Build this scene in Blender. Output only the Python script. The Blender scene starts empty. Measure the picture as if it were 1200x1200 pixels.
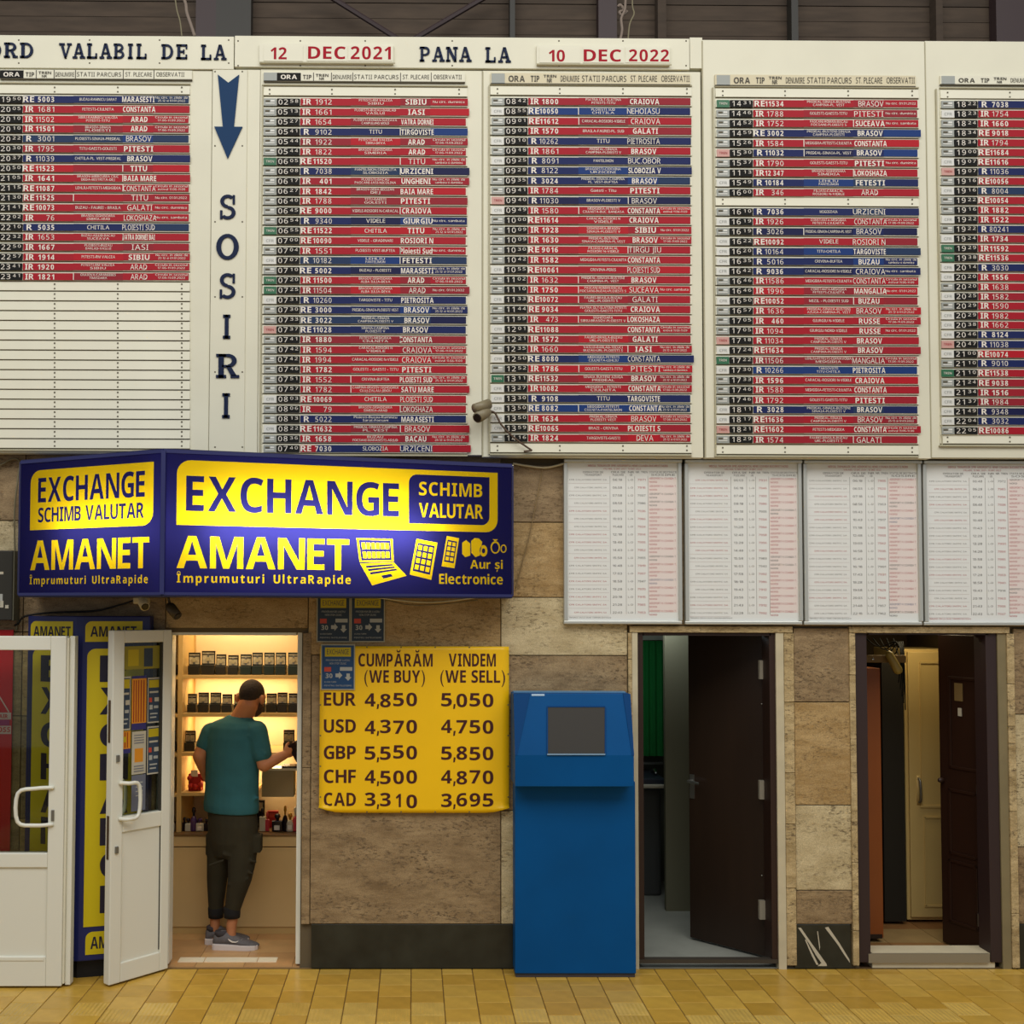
import bpy, math, random
from mathutils import Vector, Matrix
R_ = random.Random(7)
scene = bpy.context.scene
COL = scene.collection
# ---------------------------------------------------------------- camera
F_PX, D_CAM, H_CAM = 1250.0, 6.65, 2.22
yaw, pitch, roll = math.radians(.44), math.radians(2.2), math.radians(.15)
Fw = Vector((math.sin(yaw)*math.cos(pitch), math.cos(yaw)*math.cos(pitch), math.sin(pitch)))
R0 = Vector((math.cos(yaw), -math.sin(yaw), 0)); U0 = R0.cross(Fw)
Rt = R0*math.cos(roll) + U0*math.sin(roll); Up = Rt.cross(Fw)
CAM = Vector((0, -D_CAM, H_CAM))
d = Vector((0, 1, 0))
CX = 485 - F_PX*d.dot(Rt)/d.dot(Fw); CY = 712 + F_PX*d.dot(Up)/d.dot(Fw)
cam_data = bpy.data.cameras.new('camera'); cam = bpy.data.objects.new('camera', cam_data); COL.objects.link(cam)
cam_data.sensor_width = 36; cam_data.sensor_fit = 'HORIZONTAL'; cam_data.lens = F_PX*36/1200
cam_data.shift_x = (600-CX)/1200; cam_data.shift_y = (CY-600)/1200
cam_data.clip_end = 200
M = Matrix((Rt, Up, -Fw)).transposed().to_4x4(); M.translation = CAM; cam.matrix_world = M
scene.camera = cam
# ---------------------------------------------------------------- light and exposure
w = bpy.data.worlds.new('hall_air'); scene.world = w; w.use_nodes = True
w.node_tree.nodes['Background'].inputs[0].default_value = (.93, .95, 1, 1)
w.node_tree.nodes['Background'].inputs[1].default_value = .34
def area(name, loc, size, energy, color, target=None, rot=None, spread=None):
    l = bpy.data.lights.new(name, 'AREA'); l.shape = 'RECTANGLE'; l.size, l.size_y = size; l.energy = energy; l.color = color
    if spread: l.spread = spread
    o = bpy.data.objects.new(name, l); COL.objects.link(o); o.location = loc
    if target is not None: o.rotation_euler = (Vector(target)-Vector(loc)).to_track_quat('-Z', 'Y').to_euler()
    return o
area('hall_skylight', (0.4, -6.5, 9.0), (15, 5), 760, (1, .975, .93), (0.4, -.4, 1.6))
scene.view_settings.view_transform = 'Standard'; scene.view_settings.look = 'None'
scene.view_settings.gamma = 1; scene.view_settings.use_curve_mapping = False
scene.view_settings.exposure = 0.1
# ---------------------------------------------------------------- photo pixel -> point on the plane y = Y
def U(px, py, Y):
    v = Fw + Rt*((px-CX)/F_PX) - Up*((py-CY)/F_PX)
    return CAM + v*((Y+D_CAM)/v.y)
def X(px, Y, py=700): return U(px, py, Y).x
def Z(py, Y, px=600): return U(px, py, Y).z
def plane_hit(px, py, p0, n):
    v = Fw + Rt*((px-CX)/F_PX) - Up*((py-CY)/F_PX)
    return CAM + v*((p0-CAM).dot(n)/v.dot(n))
# ---------------------------------------------------------------- materials
def lin(c): return tuple((x/255/12.92 if x <= 10 else ((x/255+.055)/1.055)**2.4) for x in c)
MATS = {}
def nd(nt, t, **k):
    n = nt.nodes.new(t)
    for a, b in k.items(): setattr(n, a, b)
    return n
def mat(name, c, rough=.6, metal=0, noise=0, scale=12, bump=0, emit=0, emc=None, stretch=(1, 1, 1), spec=.4, coat=0, trans=0, vary=0):
    if name in MATS: return MATS[name]
    m = bpy.data.materials.new(name); m.use_nodes = True; nt = m.node_tree; b = nt.nodes['Principled BSDF']
    c3 = lin(c); b.inputs['Base Color'].default_value = (*c3, 1); b.inputs['Roughness'].default_value = rough
    b.inputs['Metallic'].default_value = metal; b.inputs['Specular IOR Level'].default_value = spec; b.inputs['Coat Weight'].default_value = coat
    m.diffuse_color = (*c3, 1)
    if noise or bump or vary:
        tc = nd(nt, 'ShaderNodeTexCoord'); mp = nd(nt, 'ShaderNodeMapping'); mp.inputs['Scale'].default_value = stretch
        nt.links.new(tc.outputs['Object'], mp.inputs[0]); nz = nd(nt, 'ShaderNodeTexNoise'); nz.inputs['Scale'].default_value = scale; nz.inputs['Detail'].default_value = 5
        nt.links.new(mp.outputs[0], nz.inputs['Vector'])
        rp = nd(nt, 'ShaderNodeMapRange'); rp.inputs[1].default_value = .3; rp.inputs[2].default_value = .7
        rp.inputs[3].default_value = 1-noise; rp.inputs[4].default_value = 1+noise; nt.links.new(nz.outputs[0], rp.inputs[0])
        hs = nd(nt, 'ShaderNodeHueSaturation'); hs.inputs['Color'].default_value = (*c3, 1)
        if vary:
            oi = nd(nt, 'ShaderNodeObjectInfo'); r2 = nd(nt, 'ShaderNodeMapRange'); r2.inputs[3].default_value = 1-vary; r2.inputs[4].default_value = 1+vary
            nt.links.new(oi.outputs['Random'], r2.inputs[0]); mu = nd(nt, 'ShaderNodeMath', operation='MULTIPLY')
            nt.links.new(rp.outputs[0], mu.inputs[0]); nt.links.new(r2.outputs[0], mu.inputs[1]); nt.links.new(mu.outputs[0], hs.inputs['Value'])
        else: nt.links.new(rp.outputs[0], hs.inputs['Value'])
        nt.links.new(hs.outputs[0], b.inputs['Base Color'])
        if bump:
            bp = nd(nt, 'ShaderNodeBump'); bp.inputs['Strength'].default_value = bump; bp.inputs['Distance'].default_value = .01
            nt.links.new(nz.outputs[0], bp.inputs['Height']); nt.links.new(bp.outputs[0], b.inputs['Normal'])
    if emit:
        b.inputs['Emission Color'].default_value = (*lin(emc or c), 1); b.inputs['Emission Strength'].default_value = emit
    MATS[name] = m; return m
def travertine(name, c1, c2, pit=.5, dark=(70, 52, 32)):
    m = bpy.data.materials.new(name); m.use_nodes = True; nt = m.node_tree; b = nt.nodes['Principled BSDF']; L = nt.links.new
    geo = nd(nt, 'ShaderNodeNewGeometry'); oi = nd(nt, 'ShaderNodeObjectInfo')
    ad = nd(nt, 'ShaderNodeVectorMath', operation='ADD'); sc = nd(nt, 'ShaderNodeVectorMath', operation='SCALE'); cb = nd(nt, 'ShaderNodeCombineXYZ')
    for i in range(3): L(oi.outputs['Random'], cb.inputs[i])
    L(cb.outputs[0], sc.inputs[0]); sc.inputs['Scale'].default_value = 9; L(geo.outputs['Position'], ad.inputs[0]); L(sc.outputs[0], ad.inputs[1])
    def noise(scale, st, det=6, rough=.6):
        mp = nd(nt, 'ShaderNodeMapping'); mp.inputs['Scale'].default_value = st; L(ad.outputs[0], mp.inputs[0])
        n = nd(nt, 'ShaderNodeTexNoise'); n.inputs['Scale'].default_value = scale; n.inputs['Detail'].default_value = det; n.inputs['Roughness'].default_value = rough
        L(mp.outputs[0], n.inputs['Vector']); return n
    band = noise(6, (.75, 1, 2.3), 8, .72); r1 = nd(nt, 'ShaderNodeValToRGB'); r1.color_ramp.elements[0].position = .34; r1.color_ramp.elements[1].position = .66
    r1.color_ramp.elements[0].color = (*lin(c1), 1); r1.color_ramp.elements[1].color = (*lin(c2), 1); L(band.outputs[0], r1.inputs[0])
    pits = noise(42, (.75, 1, 1.7), 5, .75); r2 = nd(nt, 'ShaderNodeValToRGB'); r2.color_ramp.elements[0].position = .53; r2.color_ramp.elements[1].position = .62
    r2.color_ramp.elements[0].color = (0, 0, 0, 1); r2.color_ramp.elements[1].color = (1, 1, 1, 1); L(pits.outputs[0], r2.inputs[0])
    zone = noise(4, (.6, 1, 1.8), 3); r3 = nd(nt, 'ShaderNodeMapRange'); r3.inputs[1].default_value = .42; r3.inputs[2].default_value = .62; r3.inputs[3].default_value = .15; r3.inputs[4].default_value = 1; L(zone.outputs[0], r3.inputs[0])
    mu = nd(nt, 'ShaderNodeMath', operation='MULTIPLY'); L(r2.outputs[0], mu.inputs[0]); L(r3.outputs[0], mu.inputs[1])
    mu2 = nd(nt, 'ShaderNodeMath', operation='MULTIPLY'); L(mu.outputs[0], mu2.inputs[0]); mu2.inputs[1].default_value = pit
    mx = nd(nt, 'ShaderNodeMixRGB'); L(mu2.outputs[0], mx.inputs[0]); L(r1.outputs[0], mx.inputs[1]); mx.inputs[2].default_value = (*lin(dark), 1)
    fine = noise(150, (1, 1, 1.3), 3, .8); mr = nd(nt, 'ShaderNodeMapRange'); mr.inputs[1].default_value = .3; mr.inputs[2].default_value = .7; mr.inputs[3].default_value = .68; mr.inputs[4].default_value = 1.32; L(fine.outputs[0], mr.inputs[0])
    hs = nd(nt, 'ShaderNodeHueSaturation'); L(mr.outputs[0], hs.inputs['Value']); L(mx.outputs[0], hs.inputs['Color']); L(hs.outputs[0], b.inputs['Base Color'])
    bp = nd(nt, 'ShaderNodeBump'); bp.inputs['Strength'].default_value = .5; bp.inputs['Distance'].default_value = .006; bp.invert = True
    L(mu.outputs[0], bp.inputs['Height']); L(bp.outputs[0], b.inputs['Normal']); b.inputs['Roughness'].default_value = .55; b.inputs['Specular IOR Level'].default_value = .35
    MATS[name] = m; return m
TRAV_B = travertine('travertine_brown', (122, 100, 70), (162, 139, 103), .75)
TRAV_Y = travertine('travertine_ochre', (152, 122, 74), (186, 158, 110), .5)
TRAV_L = travertine('travertine_pale', (176, 158, 118), (206, 190, 150), .8, (92, 72, 44))
TRAV_S = travertine('travertine_trim', (150, 128, 86), (206, 184, 138), .8)
CREAM = mat('cream_paint', (215, 212, 190), .5, noise=.035, scale=2.5)
CREAM2 = mat('cream_slat', (218, 215, 194), .5, noise=.03, scale=4)
CREAMD = mat('cream_edge', (170, 164, 136), .6)
GROOVE = mat('dark_groove', (92, 86, 70), .8)
NAVY = mat('navy_letter_paint', (22, 34, 62), .6, spec=.15)
WHT = mat('white_print', (225, 218, 205), .5)
REDS = [mat('red_plate_%d' % i, c, .55, spec=.2) for i, c in enumerate([(160, 20, 36), (150, 26, 40), (172, 20, 34), (140, 30, 42)])]
BLUES = [mat('blue_plate_%d' % i, c, .55, spec=.2) for i, c in enumerate([(20, 32, 84), (20, 52, 112), (18, 22, 66), (30, 50, 84)])]
BLK = mat('black_plate', (22, 22, 20), .6, spec=.15)
GRY = mat('grey_operator_plate', (150, 154, 148), .45); WPL = mat('white_operator_plate', (212, 212, 205), .45); GRN = mat('green_operator_plate', (34, 100, 66), .45); RPL = mat('pinkish_operator_plate', (196, 150, 140), .45)
REDTX = mat('red_letter', (156, 14, 34), .6, spec=.15)
PVC = mat('white_pvc', (222, 222, 208), .32, spec=.5)
PVCS = mat('pvc_gasket', (60, 58, 50), .6)
CHROME = mat('chrome', (190, 190, 186), .25, 1)
STEEL = mat('dull_steel', (140, 140, 134), .4, .9)
# ---------------------------------------------------------------- mesh builder
class MB:
    def __init__(s): s.v = []; s.f = []; s.m = []; s.mats = []
    def mi(s, m):
        if m not in s.mats: s.mats.append(m)
        return s.mats.index(m)
    def poly(s, pts, m):
        n = len(s.v); s.v += [tuple(p) for p in pts]; s.f.append(tuple(range(n, n+len(pts)))); s.m.append(s.mi(m)); return s
    def raw(s, vs, fs, m):
        n = len(s.v); s.v += [tuple(p) for p in vs]; k = s.mi(m)
        for f in fs: s.f.append(tuple(i+n for i in f)); s.m.append(k)
        return s
    def box(s, x0, x1, y0, y1, z0, z1, m):
        x0, x1 = sorted((x0, x1)); y0, y1 = sorted((y0, y1)); z0, z1 = sorted((z0, z1))
        vs = [(x0, y0, z0), (x1, y0, z0), (x1, y1, z0), (x0, y1, z0), (x0, y0, z1), (x1, y0, z1), (x1, y1, z1), (x0, y1, z1)]
        return s.raw(vs, [(0, 3, 2, 1), (4, 5, 6, 7), (0, 1, 5, 4), (1, 2, 6, 5), (2, 3, 7, 6), (3, 0, 4, 7)], m)
    def pbox(s, p0, p1, q0, q1, Y, m, depth=.01, back=None):   # box whose front face (at y=Y) covers photo pixels p0..p1 by q0..q1
        qm, pm = (q0+q1)/2, (p0+p1)/2
        return s.box(X(p0, Y, qm), X(p1, Y, qm), Y, Y+depth, Z(q0, Y, pm), Z(q1, Y, pm), m)
    def prism(s, loop, y0, y1, m):       # xz outline extruded along y
        n = len(loop); vs = [(x, y0, z) for x, z in loop] + [(x, y1, z) for x, z in loop]
        fs = [tuple(range(n)), tuple(range(2*n-1, n-1, -1))] + [(i, i+n, (i+1) % n+n, (i+1) % n) for i in range(n)]
        return s.raw(vs, fs, m)
    def xprism(s, loop, x0, x1, m):      # yz outline extruded along x
        n = len(loop); vs = [(x0, y, z) for y, z in loop] + [(x1, y, z) for y, z in loop]
        fs = [tuple(range(n)), tuple(range(2*n-1, n-1, -1))] + [(i, i+n, (i+1) % n+n, (i+1) % n) for i in range(n)]
        return s.raw(vs, fs, m)
    def zprism(s, loop, z0, z1, m):
        n = len(loop); vs = [(x, y, z0) for x, y in loop] + [(x, y, z1) for x, y in loop]
        fs = [tuple(range(n)), tuple(range(2*n-1, n-1, -1))] + [(i, i+n, (i+1) % n+n, (i+1) % n) for i in range(n)]
        return s.raw(vs, fs, m)
    def loft(s, rings, m, cap=True):
        n = len(rings[0]); vs = [p for r in rings for p in r]; fs = []
        for k in range(len(rings)-1):
            for i in range(n): fs.append((k*n+i, k*n+(i+1) % n, (k+1)*n+(i+1) % n, (k+1)*n+i))
        if cap: fs.append(tuple(range(n-1, -1, -1))); fs.append(tuple(range((len(rings)-1)*n, len(rings)*n)))
        return s.raw(vs, fs, m)
    def tube(s, pts, r, m, n=8, smooth=0):
        pts = [Vector(p) for p in pts]
        if smooth: pts = catmull(pts, smooth)
        rs = r if isinstance(r, (list, tuple)) else [r]*len(pts)
        if len(rs) != len(pts): rs = [rs[0]+(rs[-1]-rs[0])*i/(len(pts)-1) for i in range(len(pts))]
        rings = []; prev = None
        for i, p in enumerate(pts):
            t = (pts[min(i+1, len(pts)-1)]-pts[max(i-1, 0)]).normalized()
            if prev is None: u = t.orthogonal().normalized()
            else: u = (prev - t*prev.dot(t)).normalized()
            prev = u; v = t.cross(u)
            rings.append([p+(u*math.cos(2*math.pi*k/n)+v*math.sin(2*math.pi*k/n))*rs[i] for k in range(n)])
        return s.loft(rings, m)
    def ell(s, c, r, m, n=12, k=8, rot=None):
        c = Vector(c); rings = []
        for j in range(k+1):
            a = -math.pi/2+math.pi*j/k; cr = max(math.cos(a), .02)
            ring = [Vector((r[0]*cr*math.cos(2*math.pi*i/n), r[1]*cr*math.sin(2*math.pi*i/n), r[2]*math.sin(a))) for i in range(n)]
            if rot: ring = [rot @ q for q in ring]
            rings.append([c+q for q in ring])
        return s.loft(rings, m)
    def cone(s, a, b, ra, rb, m, n=14):  # tapered capsule
        a, b = Vector(a), Vector(b); t = (b-a).normalized(); u = t.orthogonal().normalized(); v = t.cross(u); rings = []
        for p, r, dirn in ((a, ra, -1), (b, rb, 1)):
            ks = (-85, -55, -25, 0) if dirn < 0 else (0, 25, 55, 85)
            for deg in ks:
                q = math.radians(deg); cc = p+t*(r*math.sin(q)); rr = r*math.cos(q)
                rings.append([cc+(u*math.cos(2*math.pi*k/n)+v*math.sin(2*math.pi*k/n))*rr for k in range(n)])
        return s.loft(rings, m)
def catmull(p, k):
    q = [p[0]]+list(p)+[p[-1]]; out = []
    for i in range(1, len(q)-2):
        for j in range(k):
            t = j/k; out.append(.5*((2*q[i])+(q[i+1]-q[i-1])*t+(2*q[i-1]-5*q[i]+4*q[i+1]-q[i+2])*t*t+(3*q[i]-q[i-1]-3*q[i+1]+q[i+2])*t**3))
    out.append(p[-1]); return out
WL = {}
def obj(name, mb, parent=None, smooth=False, bevel=0, local=False, seg=2):
    me = bpy.data.meshes.new(name); o = bpy.data.objects.new(name, me); COL.objects.link(o)
    if local: org = Vector((0, 0, 0)); off = Vector((0, 0, 0))
    else:
        xs = [v[0] for v in mb.v]; ys = [v[1] for v in mb.v]; zs = [v[2] for v in mb.v]
        org = Vector(((min(xs)+max(xs))/2, (min(ys)+max(ys))/2, min(zs))); off = org - (WL[parent.name] if parent else Vector((0, 0, 0)))
    me.from_pydata([(v[0]-org.x, v[1]-org.y, v[2]-org.z) for v in mb.v], [], mb.f)
    for m in mb.mats: me.materials.append(m)
    me.polygons.foreach_set('material_index', mb.m)
    if smooth: me.polygons.foreach_set('use_smooth', [True]*len(me.polygons))
    me.update(); o.location = off; WL[o.name] = org
    if parent: o.parent = parent
    if bevel:
        b = o.modifiers.new('bevel', 'BEVEL'); b.width = bevel; b.segments = seg; b.limit_method = 'ANGLE'
    return o
def tag(o, label, cat, group=None):
    o['label'] = label; o['category'] = cat
    if group: o['group'] = group
    return o
def thing(name, label, cat, loc, group=None, rotz=0):
    o = bpy.data.objects.new(name, None); COL.objects.link(o); o.location = loc; o.rotation_euler = (0, 0, rotz); o.empty_display_size = .1
    WL[o.name] = Vector(loc); return tag(o, label, cat, group)
def struct(o): o['kind'] = 'structure'; return o
def stuff(o): o['kind'] = 'stuff'; return o
# ---------------------------------------------------------------- lettering (built-in font, one mesh per glyph)
_tc = bpy.data.curves.new('glyph', 'FONT'); _to = bpy.data.objects.new('glyph', _tc)
TMP = bpy.data.scenes.new('scratch'); TMP.collection.objects.link(_to)
def scratch_dg():
    vl = TMP.view_layers[0]; vl.update(); return vl.depsgraph
GL = {}; CAP = .714
RAW = {}
CHARS = {}
for _b, _o in (('r', (0x1D5A0, 0x1D5BA, 0x1D7E2)), ('b', (0x1D5D4, 0x1D5EE, 0x1D7EC))):
    for _i in range(26): CHARS[_b, chr(65+_i)] = chr(_o[0]+_i); CHARS[_b, chr(97+_i)] = chr(_o[1]+_i)
    for _i in range(10): CHARS[_b, str(_i)] = chr(_o[2]+_i)
for _c in '.,:-()/': CHARS['p', _c] = _c
def load_glyphs(res, off):
    ks = list(CHARS); _tc.space_line = 3; _tc.resolution_u = res; _tc.offset = off
    _tc.body = 'H\n'+'\n'.join(CHARS[k] for k in ks)+'\nH'
    ev = _to.evaluated_get(scratch_dg()); me = ev.to_mesh(); vs = [v.co.copy() for v in me.vertices]
    step = -(min(v.y for v in vs)-off)/(len(ks)+1)*1.0
    base = min(v.y for v in vs)+off; step = -base/(len(ks)+1)
    acc = {}
    for p in me.polygons:
        cy = sum(vs[i].y for i in p.vertices)/len(p.vertices); li = int(round(-(cy-.3)/step)); acc.setdefault(li, []).append(tuple(p.vertices))
    for i, k in enumerate(ks):
        fs = acc.get(i+1, []); ids = {}; sc = CAP/.686 if k[0] == 'p' else 1; o = []; f2 = []
        for f in fs:
            g = []
            for q in f:
                if q not in ids: ids[q] = len(o); o.append((vs[q].x*sc, (vs[q].y+(i+1)*step)*sc))
                g.append(ids[q])
            f2.append(tuple(g))
        RAW[k+(res, off > 0)] = (o, f2)
    ev.to_mesh_clear()
for _r in (1, 3): load_glyphs(_r, 0)
def glyph(ch, wt=0.0, res=2):
    res = 1 if res < 2 else 3; bold = wt >= (.03 if res == 1 else .01); med = False; k = (ch, bold, med, res)
    if k not in GL:
        acc = {'Ă': ('A', 'breve'), 'Î': ('I', 'hat'), 'ș': ('s', 'comma')}.get(ch); base = acc[0] if acc else ch
        vs, fs = RAW[('b' if bold else 'r', base, res, med) if base.isalnum() else ('p', base, res, med)]
        vs = list(vs); fs = list(fs)
        if acc:
            cx = (min(v[0] for v in vs)+max(v[0] for v in vs))/2
            polys = {'breve': [[(cx-.16, .93), (cx-.1, .93), (cx-.06, .86), (cx-.07, .78), (cx-.14, .83)], [(cx-.07, .78), (cx-.06, .86), (cx+.06, .86), (cx+.07, .78)], [(cx+.1, .93), (cx+.16, .93), (cx+.14, .83), (cx+.07, .78), (cx+.06, .86)]],
                     'hat': [[(cx-.06, .93), (cx, .93), (cx-.08, .78), (cx-.17, .78)], [(cx, .93), (cx+.06, .93), (cx+.17, .78), (cx+.08, .78)]],
                     'comma': [[(cx-.05, -.08), (cx+.06, -.08), (cx-.01, -.24), (cx-.08, -.24)]]}[acc[1]]
            for p in polys: n = len(vs); vs += p; fs.append(tuple(range(n, n+len(p))))
        cnt = {}
        for f in fs:
            for i in range(len(f)):
                kk = tuple(sorted((f[i], f[(i+1) % len(f)]))); cnt[kk] = cnt.get(kk, 0)+1
        adj = {}
        for (a, b), c in cnt.items():
            if c == 1: adj.setdefault(a, []).append(b); adj.setdefault(b, []).append(a)
        loops = []; seen = set()
        for st in adj:
            if st in seen: continue
            lp = [st]; seen.add(st); cur = st
            while True:
                nx = [q for q in adj[cur] if q not in seen]
                if not nx: break
                cur = nx[0]; seen.add(cur); lp.append(cur)
            if len(lp) > 2: loops.append([vs[i] for i in lp])
        x0 = min([v[0] for v in vs] or [0]); x1 = max([v[0] for v in vs] or [.3])
        GL[k] = ([(x-x0, y) for x, y in vs], fs, [[(x-x0, y) for x, y in l] for l in loops], x1-x0)
    return GL[k]
def layout(s, wt, res, gap=.1):
    x = 0; out = []
    for ch in s:
        if ch == ' ': x += .3; continue
        g = glyph(ch, wt, res); out.append((x, g)); x += g[3]+gap
    return out, max(x-gap, .01)
def text(mb, s, x0, x1, z0, z1, y, m, wt=.015, res=2, gap=.1, place=None):
    """capitals fill x0..x1 by z0..z1 (baseline..cap height) on the plane y; place maps (x,z)->3D"""
    out, wd = layout(s, wt, res, gap); sx = (x1-x0)/wd; sz = (z1-z0)/CAP
    pl = place or (lambda a, b: (a, y, b))
    for ox, g in out: mb.raw([pl(x0+(ox+v[0])*sx, z0+v[1]*sz) for v in g[0]], g[1], m)
def ptext(mb, s, p0, p1, q0, q1, Y, m, wt=.015, res=2, gap=.1):
    """q0 = pixel row of the cap line, q1 = of the baseline"""
    qm = (q0+q1)/2; text(mb, s, X(p0, Y, qm), X(p1, Y, qm), Z(q1, Y, (p0+p1)/2), Z(q0, Y, (p0+p1)/2), Y, m, wt, res, gap)
def text_loops(s, x0, x1, z0, z1, wt, res=3, gap=.1):
    out, wd = layout(s, wt, res, gap); sx = (x1-x0)/wd; sz = (z1-z0)/CAP
    return [[(x0+(ox+a)*sx, z0+b*sz) for a, b in l] for ox, g in out for l in g[2]]
def fill(loops):
    """triangles of the even-odd region of a set of outlines"""
    import numpy as np
    from mathutils.geometry import delaunay_2d_cdt
    vs = []; es = []
    for l in loops:
        n = len(vs); vs += [Vector(p) for p in l]; es += [(n+i, n+(i+1) % len(l)) for i in range(len(l))]
    ov, oe, of, *_ = delaunay_2d_cdt(vs, es, [], 0, 1e-6)
    P = np.array([tuple(v) for v in ov]); T_ = np.array([tuple(f) for f in of]); C_ = P[T_].mean(axis=1)
    ins = np.zeros(len(C_), bool)
    for l in loops:
        L = np.array(l); a = L; b = np.roll(L, -1, axis=0)
        for (x0, y0), (x1, y1) in zip(a, b):
            if y0 == y1: continue
            c = (y0 > C_[:, 1]) != (y1 > C_[:, 1]); xi = x0+(C_[:, 1]-y0)*(x1-x0)/(y1-y0); ins ^= c & (C_[:, 0] < xi)
    return [tuple(p) for p in P], [tuple(int(i) for i in t) for t in T_[ins]]
def rrect(x0, x1, z0, z1, r, corners='1111', n=6):   # corners: bl br tr tl
    out = []
    for (cx, cz, a0, k) in ((x0+r, z0+r, 180, 0), (x1-r, z0+r, 270, 1), (x1-r, z1-r, 0, 2), (x0+r, z1-r, 90, 3)):
        if corners[k] == '1': out += [(cx+r*math.cos(math.radians(a0+90*i/n)), cz+r*math.sin(math.radians(a0+90*i/n))) for i in range(n+1)]
        else: out.append(((x0, z0), (x1, z0), (x1, z1), (x0, z1))[k])
    return out
def circ(cx, cz, rx, rz=None, n=14): rz = rz or rx; return [(cx+rx*math.cos(2*math.pi*i/n), cz+rz*math.sin(2*math.pi*i/n)) for i in range(n)]

# ================================================================ SETTING
TOPZ = Z(742, 0)
XL, XR = X(-260, 0), X(1420, 0)
OPEN = [(X(198, 0), X(354, 0)), (X(747, 0), X(913, 0)), (X(1003, 0), X(1172, 0))]
WT = .16                                           # wall thickness
WTOP = Z(62, 0)
def build_wall():
    mb = MB(); core = mat('wall_mortar', (96, 84, 62), .9)
    xs = [XL]+[q for o in OPEN for q in o]+[XR]
    for i in range(0, len(xs), 2): mb.box(xs[i], xs[i+1], 0.02, WT, 0, TOPZ, core)
    mb.box(XL, XR, 0.02, WT, TOPZ, WTOP, core)
    return struct(obj('wall_back', mb))
wall = build_wall()
def slab(p0, p1, q0, q1, m, dy=0, parent=None, name='stone_slab', g=.5):
    mb = MB(); y = -dy; g_ = g
    mb.box(X(p0+g_, 0, 900), X(p1-g_, 0, 900), y, .02, Z(q0+g_, 0), Z(q1-g_, 0), m)
    return obj(name, mb, parent or wall, bevel=.002, seg=1)
B, Yo, L_, S_ = TRAV_B, TRAV_Y, TRAV_L, TRAV_S
dys = lambda: R_.choice([0, .001, .002, .003])
# left of the booth
for p0, p1 in ((-260, -120), (-120, 24), (24, 192)):
    for q0, q1 in ((530, 612), (612, 700), (700, 742)): slab(p0, p1, q0, q1, R_.choice([B, L_, B]) if q0 < 700 else B, dys())
for p0, p1 in ((-260, -120), (-120, 24), (24, 192)):
    for q0, q1 in ((742, 840), (840, 960), (960, 1083)): slab(p0, p1, q0, q1, R_.choice([B, Yo]), dys())
# above the booth door and behind the awning
for p0, p1 in ((192, 360), (360, 587)):
    for q0, q1 in ((530, 612), (612, 700)): slab(p0, p1, q0, q1, B, dys())
slab(192, 360, 700, 737, Yo, .002); slab(360, 587, 700, 768, Yo, 0)
# between booth and kiosk
slab(364, 587, 768, 1083, B, .001)
slab(587, 736, 700, 768, L_, .002); slab(587, 662, 612, 700, Yo, .001); slab(587, 662, 545, 612, B, .003)
slab(587, 736, 768, 860, B, .001); slab(587, 736, 860, 950, B, 0); slab(587, 736, 950, 1083, L_, .002)
for p0, p1 in ((662, 736), (736, 930), (930, 1000), (1000, 1183), (1183, 1420)): slab(p0, p1, 545, 733, R_.choice([B, Yo]), 0)
# pillar between the doors
for q0, q1, m in ((735, 822, B), (822, 943, Yo), (943, 1043, L_), (1043, 1083, B)): slab(931, 997, q0, q1, m, dys())
for q0, q1, m in ((735, 836, B), (836, 992, L_), (992, 1083, B)): slab(1190, 1290, q0, q1, m, dys()); slab(1290, 1420, q0, q1, B, dys())
# narrow stone trims at the openings
def trim(p0, p1, qs, m=S_, dy=.012):
    for a, b in zip(qs[:-1], qs[1:]): slab(p0, p1, a, b, m, dy+R_.random()*.004, name='trim_piece', g=.3)
trim(736, 741, (741, 772, 860, 980, 1131)); trim(919, 931, (741, 822, 905, 965, 1040, 1131)); trim(996, 1003.5, (741, 790, 905, 1010, 1090, 1131)); trim(1181, 1190, (741, 800, 850, 870, 950, 1070, 1134))
trim(738, 930, (733, 741)); trim(996, 1185, (733, 741)); trim(354, 364, (742, 900, 1083), B, .004)
# cream painted reveals
cr = mat('cream_reveal', (196, 186, 156), .6, noise=.08, scale=9)
mb = MB(); mb.box(X(741, 0, 900), X(747.5, 0, 900), -.01, .05, 0, Z(741, 0), cr); struct(obj('trim_1', mb))
mb = MB(); mb.box(X(910, 0, 900), X(919, 0, 900), -.01, .05, 0, Z(741, 0), cr); struct(obj('trim_2', mb))
mb = MB(); mb.box(X(1171, 0, 900), X(1181, 0, 900), -.004, .05, 0, Z(741, 0), mat('grey_reveal', (128, 116, 84), .6, noise=.1, scale=6)); struct(obj('trim_3', mb))
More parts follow.
